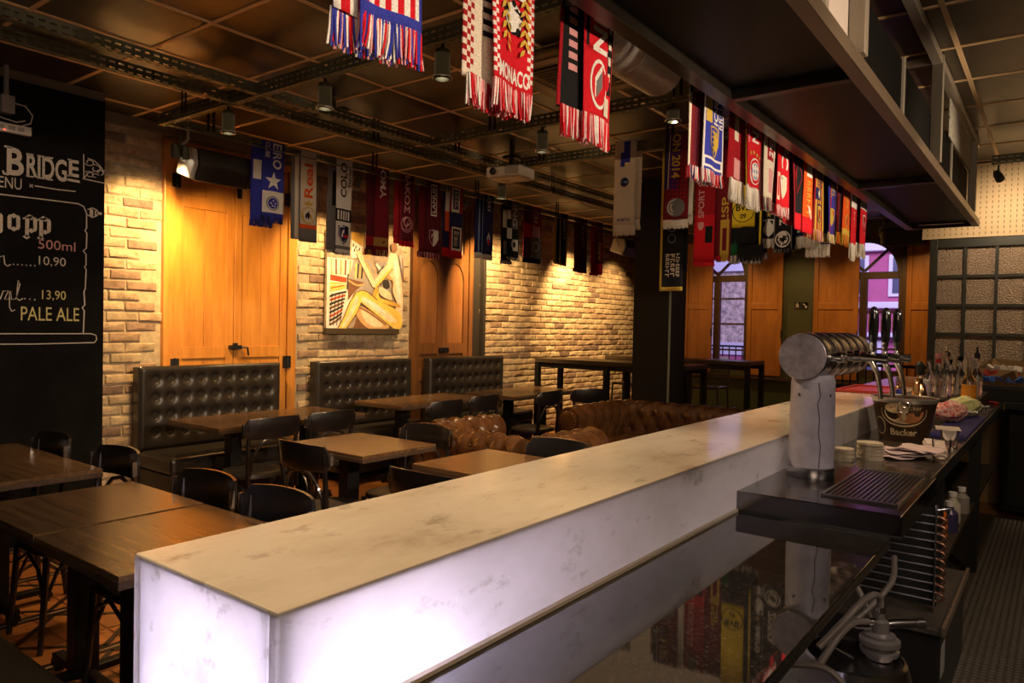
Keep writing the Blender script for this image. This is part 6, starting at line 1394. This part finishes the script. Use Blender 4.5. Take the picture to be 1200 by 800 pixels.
t = thing('serving_tray', 'flat red tray lying on the stone bar top behind the taps', 'tray', (-1.06, 5.55, 1.1005)); MB().box(-.16, .16, -.30, .30, 0, .008).box(-.165, -.15, -.30, .30, .0, .02).box(.15, .165, -.30, .30, 0, .02).box(-.165, .165, -.305, -.29, 0, .02).box(-.165, .165, .29, .305, 0, .02).build('tray', [plain('red_tray', (.32, .030, .020), .35)], t, None, .003)
t = thing('cash_drawer', 'black box at the far end of the counter under the snack bag', 'box', (-.42, 7.45, TOP)); MB().box(-.20, .19, -.18, .18, 0, .13).build('body', [plain('drawer_black', (.014, .013, .013), .4)], t, None, .006); MB().box(-.19, .18, -.186, -.18, .015, .11).build('front', [BLACK], t, None, .003)
t = thing('snack_box', 'open brown paper bag with blue and red sachets on the black box', 'snack bag', (-.40, 7.42, TOP+.13)); 
MB().add([(-.15, -.10, 0), (.13, -.10, 0), (.15, .11, 0), (-.13, .11, 0), (-.18, -.05, .14), (.08, -.12, .13), (.20, .10, .20), (-.08, .16, .22)], [(0, 1, 5, 4), (1, 2, 6, 5), (2, 3, 7, 6), (3, 0, 4, 7), (3, 2, 1, 0)]).build('bag', [plain('kraft_paper', (.22, .13, .05), .7)], t, None)
for k in range(16):
    rr = random.Random(k); o = MB().box(-.03, .03, -.012, .012, -.025, .025).build('sachet', [plain(('sachet_blue', 'sachet_red', 'sachet_white')[k % 3], ((.04, .12, .45), (.35, .03, .03), (.6, .55, .5))[k % 3], .3)], t, None, .004); o.location = (-.12+.016*k, -.095+.012*(k % 3), .05+.045*(k % 3)); o.rotation_euler = (rr.uniform(-.5, .5), rr.uniform(-.6, .6), rr.uniform(-.5, .5))
t = thing('menu_card', 'white card leaning against the left side of the snack bag', 'card', (-.585, 7.22, TOP), .0); MB().obox((0, .02, .10), (.07, .006, .18), RX(-.2)@RY(-.5)).build('card', [WHITEP], t, None)
t = thing('knife', 'red-handled knife lying in front of the black box', 'knife', (-.46, 7.02, TOP), .5); MB().box(-.02, .02, -.10, .05, .0, .018).build('handle', [plain('red_handle', (.42, .02, .02), .4)], t, None, .005); MB().box(-.016, .016, .05, .22, .006, .010).build('blade', [STEEL], t, None)
for k in range(3):
    t = thing('steel_tray', ('flat steel tray below the black box, nearest the camera', 'flat steel tray below the black box, middle one', 'flat steel tray below the black box, farthest')[k], 'tray', (-.445, 5.85+.28*k, TOP), 0, 'flat steel trays'); 
    MB().box(.0, .055, -.11, .11, 0, .006).box(.05, .057, -.11, .11, 0, .018).box(0, .004, -.11, .11, 0, .018).build('tray', [STEEL], t, None, .002)
t = thing('paper_stack', 'white papers on the black cabinet at the right edge', 'papers', (-.06, 7.45, .9555)); MB().box(-.10, .20, -.12, .12, 0, .03).build('sheets', [WHITEP], t, None); 
# ------------------------------------------------------------------ below the counter
def condenser():
    t = thing('beer_cooler', 'black beer cooler with copper condenser bends and a steel tray lip under the counter', 'cooler', (-.44, 3.6, 0))
    MB().box(-.34, .10, -.42, .42, .0, .36).build('cabinet', [plain('cooler_black', (.012, .012, .013), .4)], t, None, .006)
    MB().box(-.36, .115, -.44, .44, .36, .385).build('tray', [plain('worn_tray', (.10, .085, .07), .35, .5, noise=.3, nscale=20)], t, None, .003)
    MB().box(.105, .118, -.45, .45, .365, .402).build('lip', [plain('worn_steel_lip', (.50, .42, .34), .3, .9, noise=.3, nscale=25)], t, None, .002)
    for k in range(11): MB().tube([(-.30, -.24, .43+.034*k), (.06, -.24, .43+.034*k)], .0035, 6).build('fin_tube', [plain('dull_tube', (.30, .29, .33), .35, .8)], t)
    for k in range(10):
        z = .43+.034*k; MB().tube([(.06, -.24, z)]+[(.06+.028*math.sin(PI*q/8), -.24, z+.017-.017*math.cos(PI*q/8)) for q in range(1, 8)]+[(.06, -.24, z+.034)], .006, 8).build('copper_bend', [plain('old_copper', (.22, .11, .075), .35, .9)], t)
    MB().box(.052, .058, -.26, -.20, .40, .82).build('end_plate', [STEEL], t, None); MB().box(-.30, .06, -.22, -.215, .40, .80).build('fin_block', [BLACK], t, None)
    MB().tube([(.06, -.26, .80), (.10, -.24, .81), (.085, -.2, .76)], .004, 6).build('wire_loop', [STEEL], t)
    MB().box(.098, .102, -.38, -.28, .18, .30).build('label_plate', [GREY], t, None)
condenser()
def coupler():
    t = thing('beer_keg', 'steel beer keg with a grey coupler and hoses under the worktop', 'keg', (-.50, 2.50, .0)); t.scale = (1, 1, .95)
    MB().lathe([(.10, 0), (.155, .02), (.16, .10), (.165, .13), (.16, .16), (.16, .40), (.165, .43), (.16, .46), (.15, .50), (.14, .505), (.145, .50), (.10, .485), (.0, .49)], 40, cap=False).build('barrel', [STEEL], t)
    MB().lathe([(.038, .49), (.038, .505), (.055, .508), (.058, .522), (.044, .527), (.044, .537), (.060, .541), (.060, .556), (.046, .562), (.046, .572), (.026, .578), (.026, .615), (.012, .62), (.012, .64), (.0, .642)], 28, (.06, .06, 0), cap=False).build('coupler', [plain('coupler_grey', (.28, .26, .26), .35, .6)], t)
    MB().tube([(.06, .06, .60), (.10, .10, .603), (.155, .16, .60)], [.014, .016, .015], 12).tube([(.145, .15, .60), (.165, .17, .60)], .019, 12).build('lever', [STEEL], t)
    MB().tube([(.035, .04, .59), (-.04, -.02, .60), (-.06, -.04, .53), (.0, -.02, .50)], .006, 8).build('wire_guard', [STEEL], t)
    HOSE = plain('grey_hose', (.15, .13, .12), .4)
    for pts in ([(.06, .06, .64), (.06, .05, .70), (.05, -.01, .725), (.03, -.09, .715), (.0, -.17, .67), (-.05, -.24, .60)], [(.03, .04, .61), (.0, -.04, .63), (-.02, -.14, .61), (-.05, -.22, .54)]):
        MB().tube(smooth_path(pts), .011, 10).build('beer_hose', [HOSE], t)
    for pts in ([(-.06, .20, .70), (.0, .16, .62), (.02, .20, .50)], [(.0, -.26, .20), (.06, -.28, .40), (.05, -.27, .50), (-.02, -.26, .56), (-.12, -.28, .54)], [(-.04, .1, .56), (.0, .16, .60), (.06, .30, .68), (.04, .40, .74)]): MB().tube(smooth_path(pts), .010, 10).build('gas_hose', [HOSE], t)
    MB().tube([(.06, .06, .61), (.03, .04, .61)], .012, 10).build('hose_clip', [CHROME], t); MB().tube([(.06, .06, .645), (.06, .06, .665)], .015, 10).build('hose_clip', [CHROME], t)
coupler()
t = thing('hose', 'looped grey hose lying below the worktop edge at the bottom of the picture', 'hose', (-.43, 1.62, 0)); MB().tube(smooth_path([(-.12, -.05, .60), (-.02, .02, .66), (.04, .10, .65), (.05, .18, .55), (.0, .22, .40), (-.03, .2, .2), (-.03, .15, .01)]), .012, 10).build('tube', [plain('grey_hose', (.15, .13, .12), .4)], t)
for k, (x, y, c, l, h) in enumerate(((-.49, 4.35, (.55, .12, .01), 'orange bottle on the shelf under the counter', .17), (-.46, 4.52, (.04, .035, .10), 'dark blue jar on the shelf under the counter', .14), (-.47, 4.75, (.40, .36, .30), 'pale jar on the shelf under the counter', .15), (-.455, 5.05, (.25, .22, .20), 'grey canister on the shelf under the counter', .13))):
    t = thing('shelf_bottle', l, 'bottle', (x, y, .4505), 0); MB().lathe([(0, 0), (.04, 0), (.042, .01), (.042, h*.7), (.02, h*.88), (.02, h), (0, h+.002)], 20, cap=False).build('body', [plain('jar_%d' % k, c, .3)], t)
    MB().lathe([(.022, h-.005), (.022, h+.02), (0, h+.021)], 14, cap=False).build('cap', [WHITEP], t)
# rubber floor mat: real raised ribs in rows
t = thing('rubber_mat', 'dark ribbed rubber mat on the bartender floor', 'floor mat', (.1, 4.5, 0))
RM = plain('rubber_brown', (.050, .040, .030), .55, noise=.2, nscale=12)
MB().box(-.52, .9, -3.4, 2.68, 0, .008).build('mat', [RM], t, None)
rb = MB()
for i in range(47):
    for j in range(150):
        x = -.50+.030*i; y = -2.4+.034*j
        if y > 2.64: continue
        rb.add([(x, y, .008), (x+.022, y, .008), (x+.022, y+.018, .008), (x, y+.018, .008), (x+.004, y+.006, .0135), (x+.018, y+.006, .0135)], [(0, 1, 5, 4), (1, 2, 5), (2, 3, 4, 5), (3, 0, 4)])
o = rb.build('ribs', [RM], t, None); o['kind'] = 'stuff'
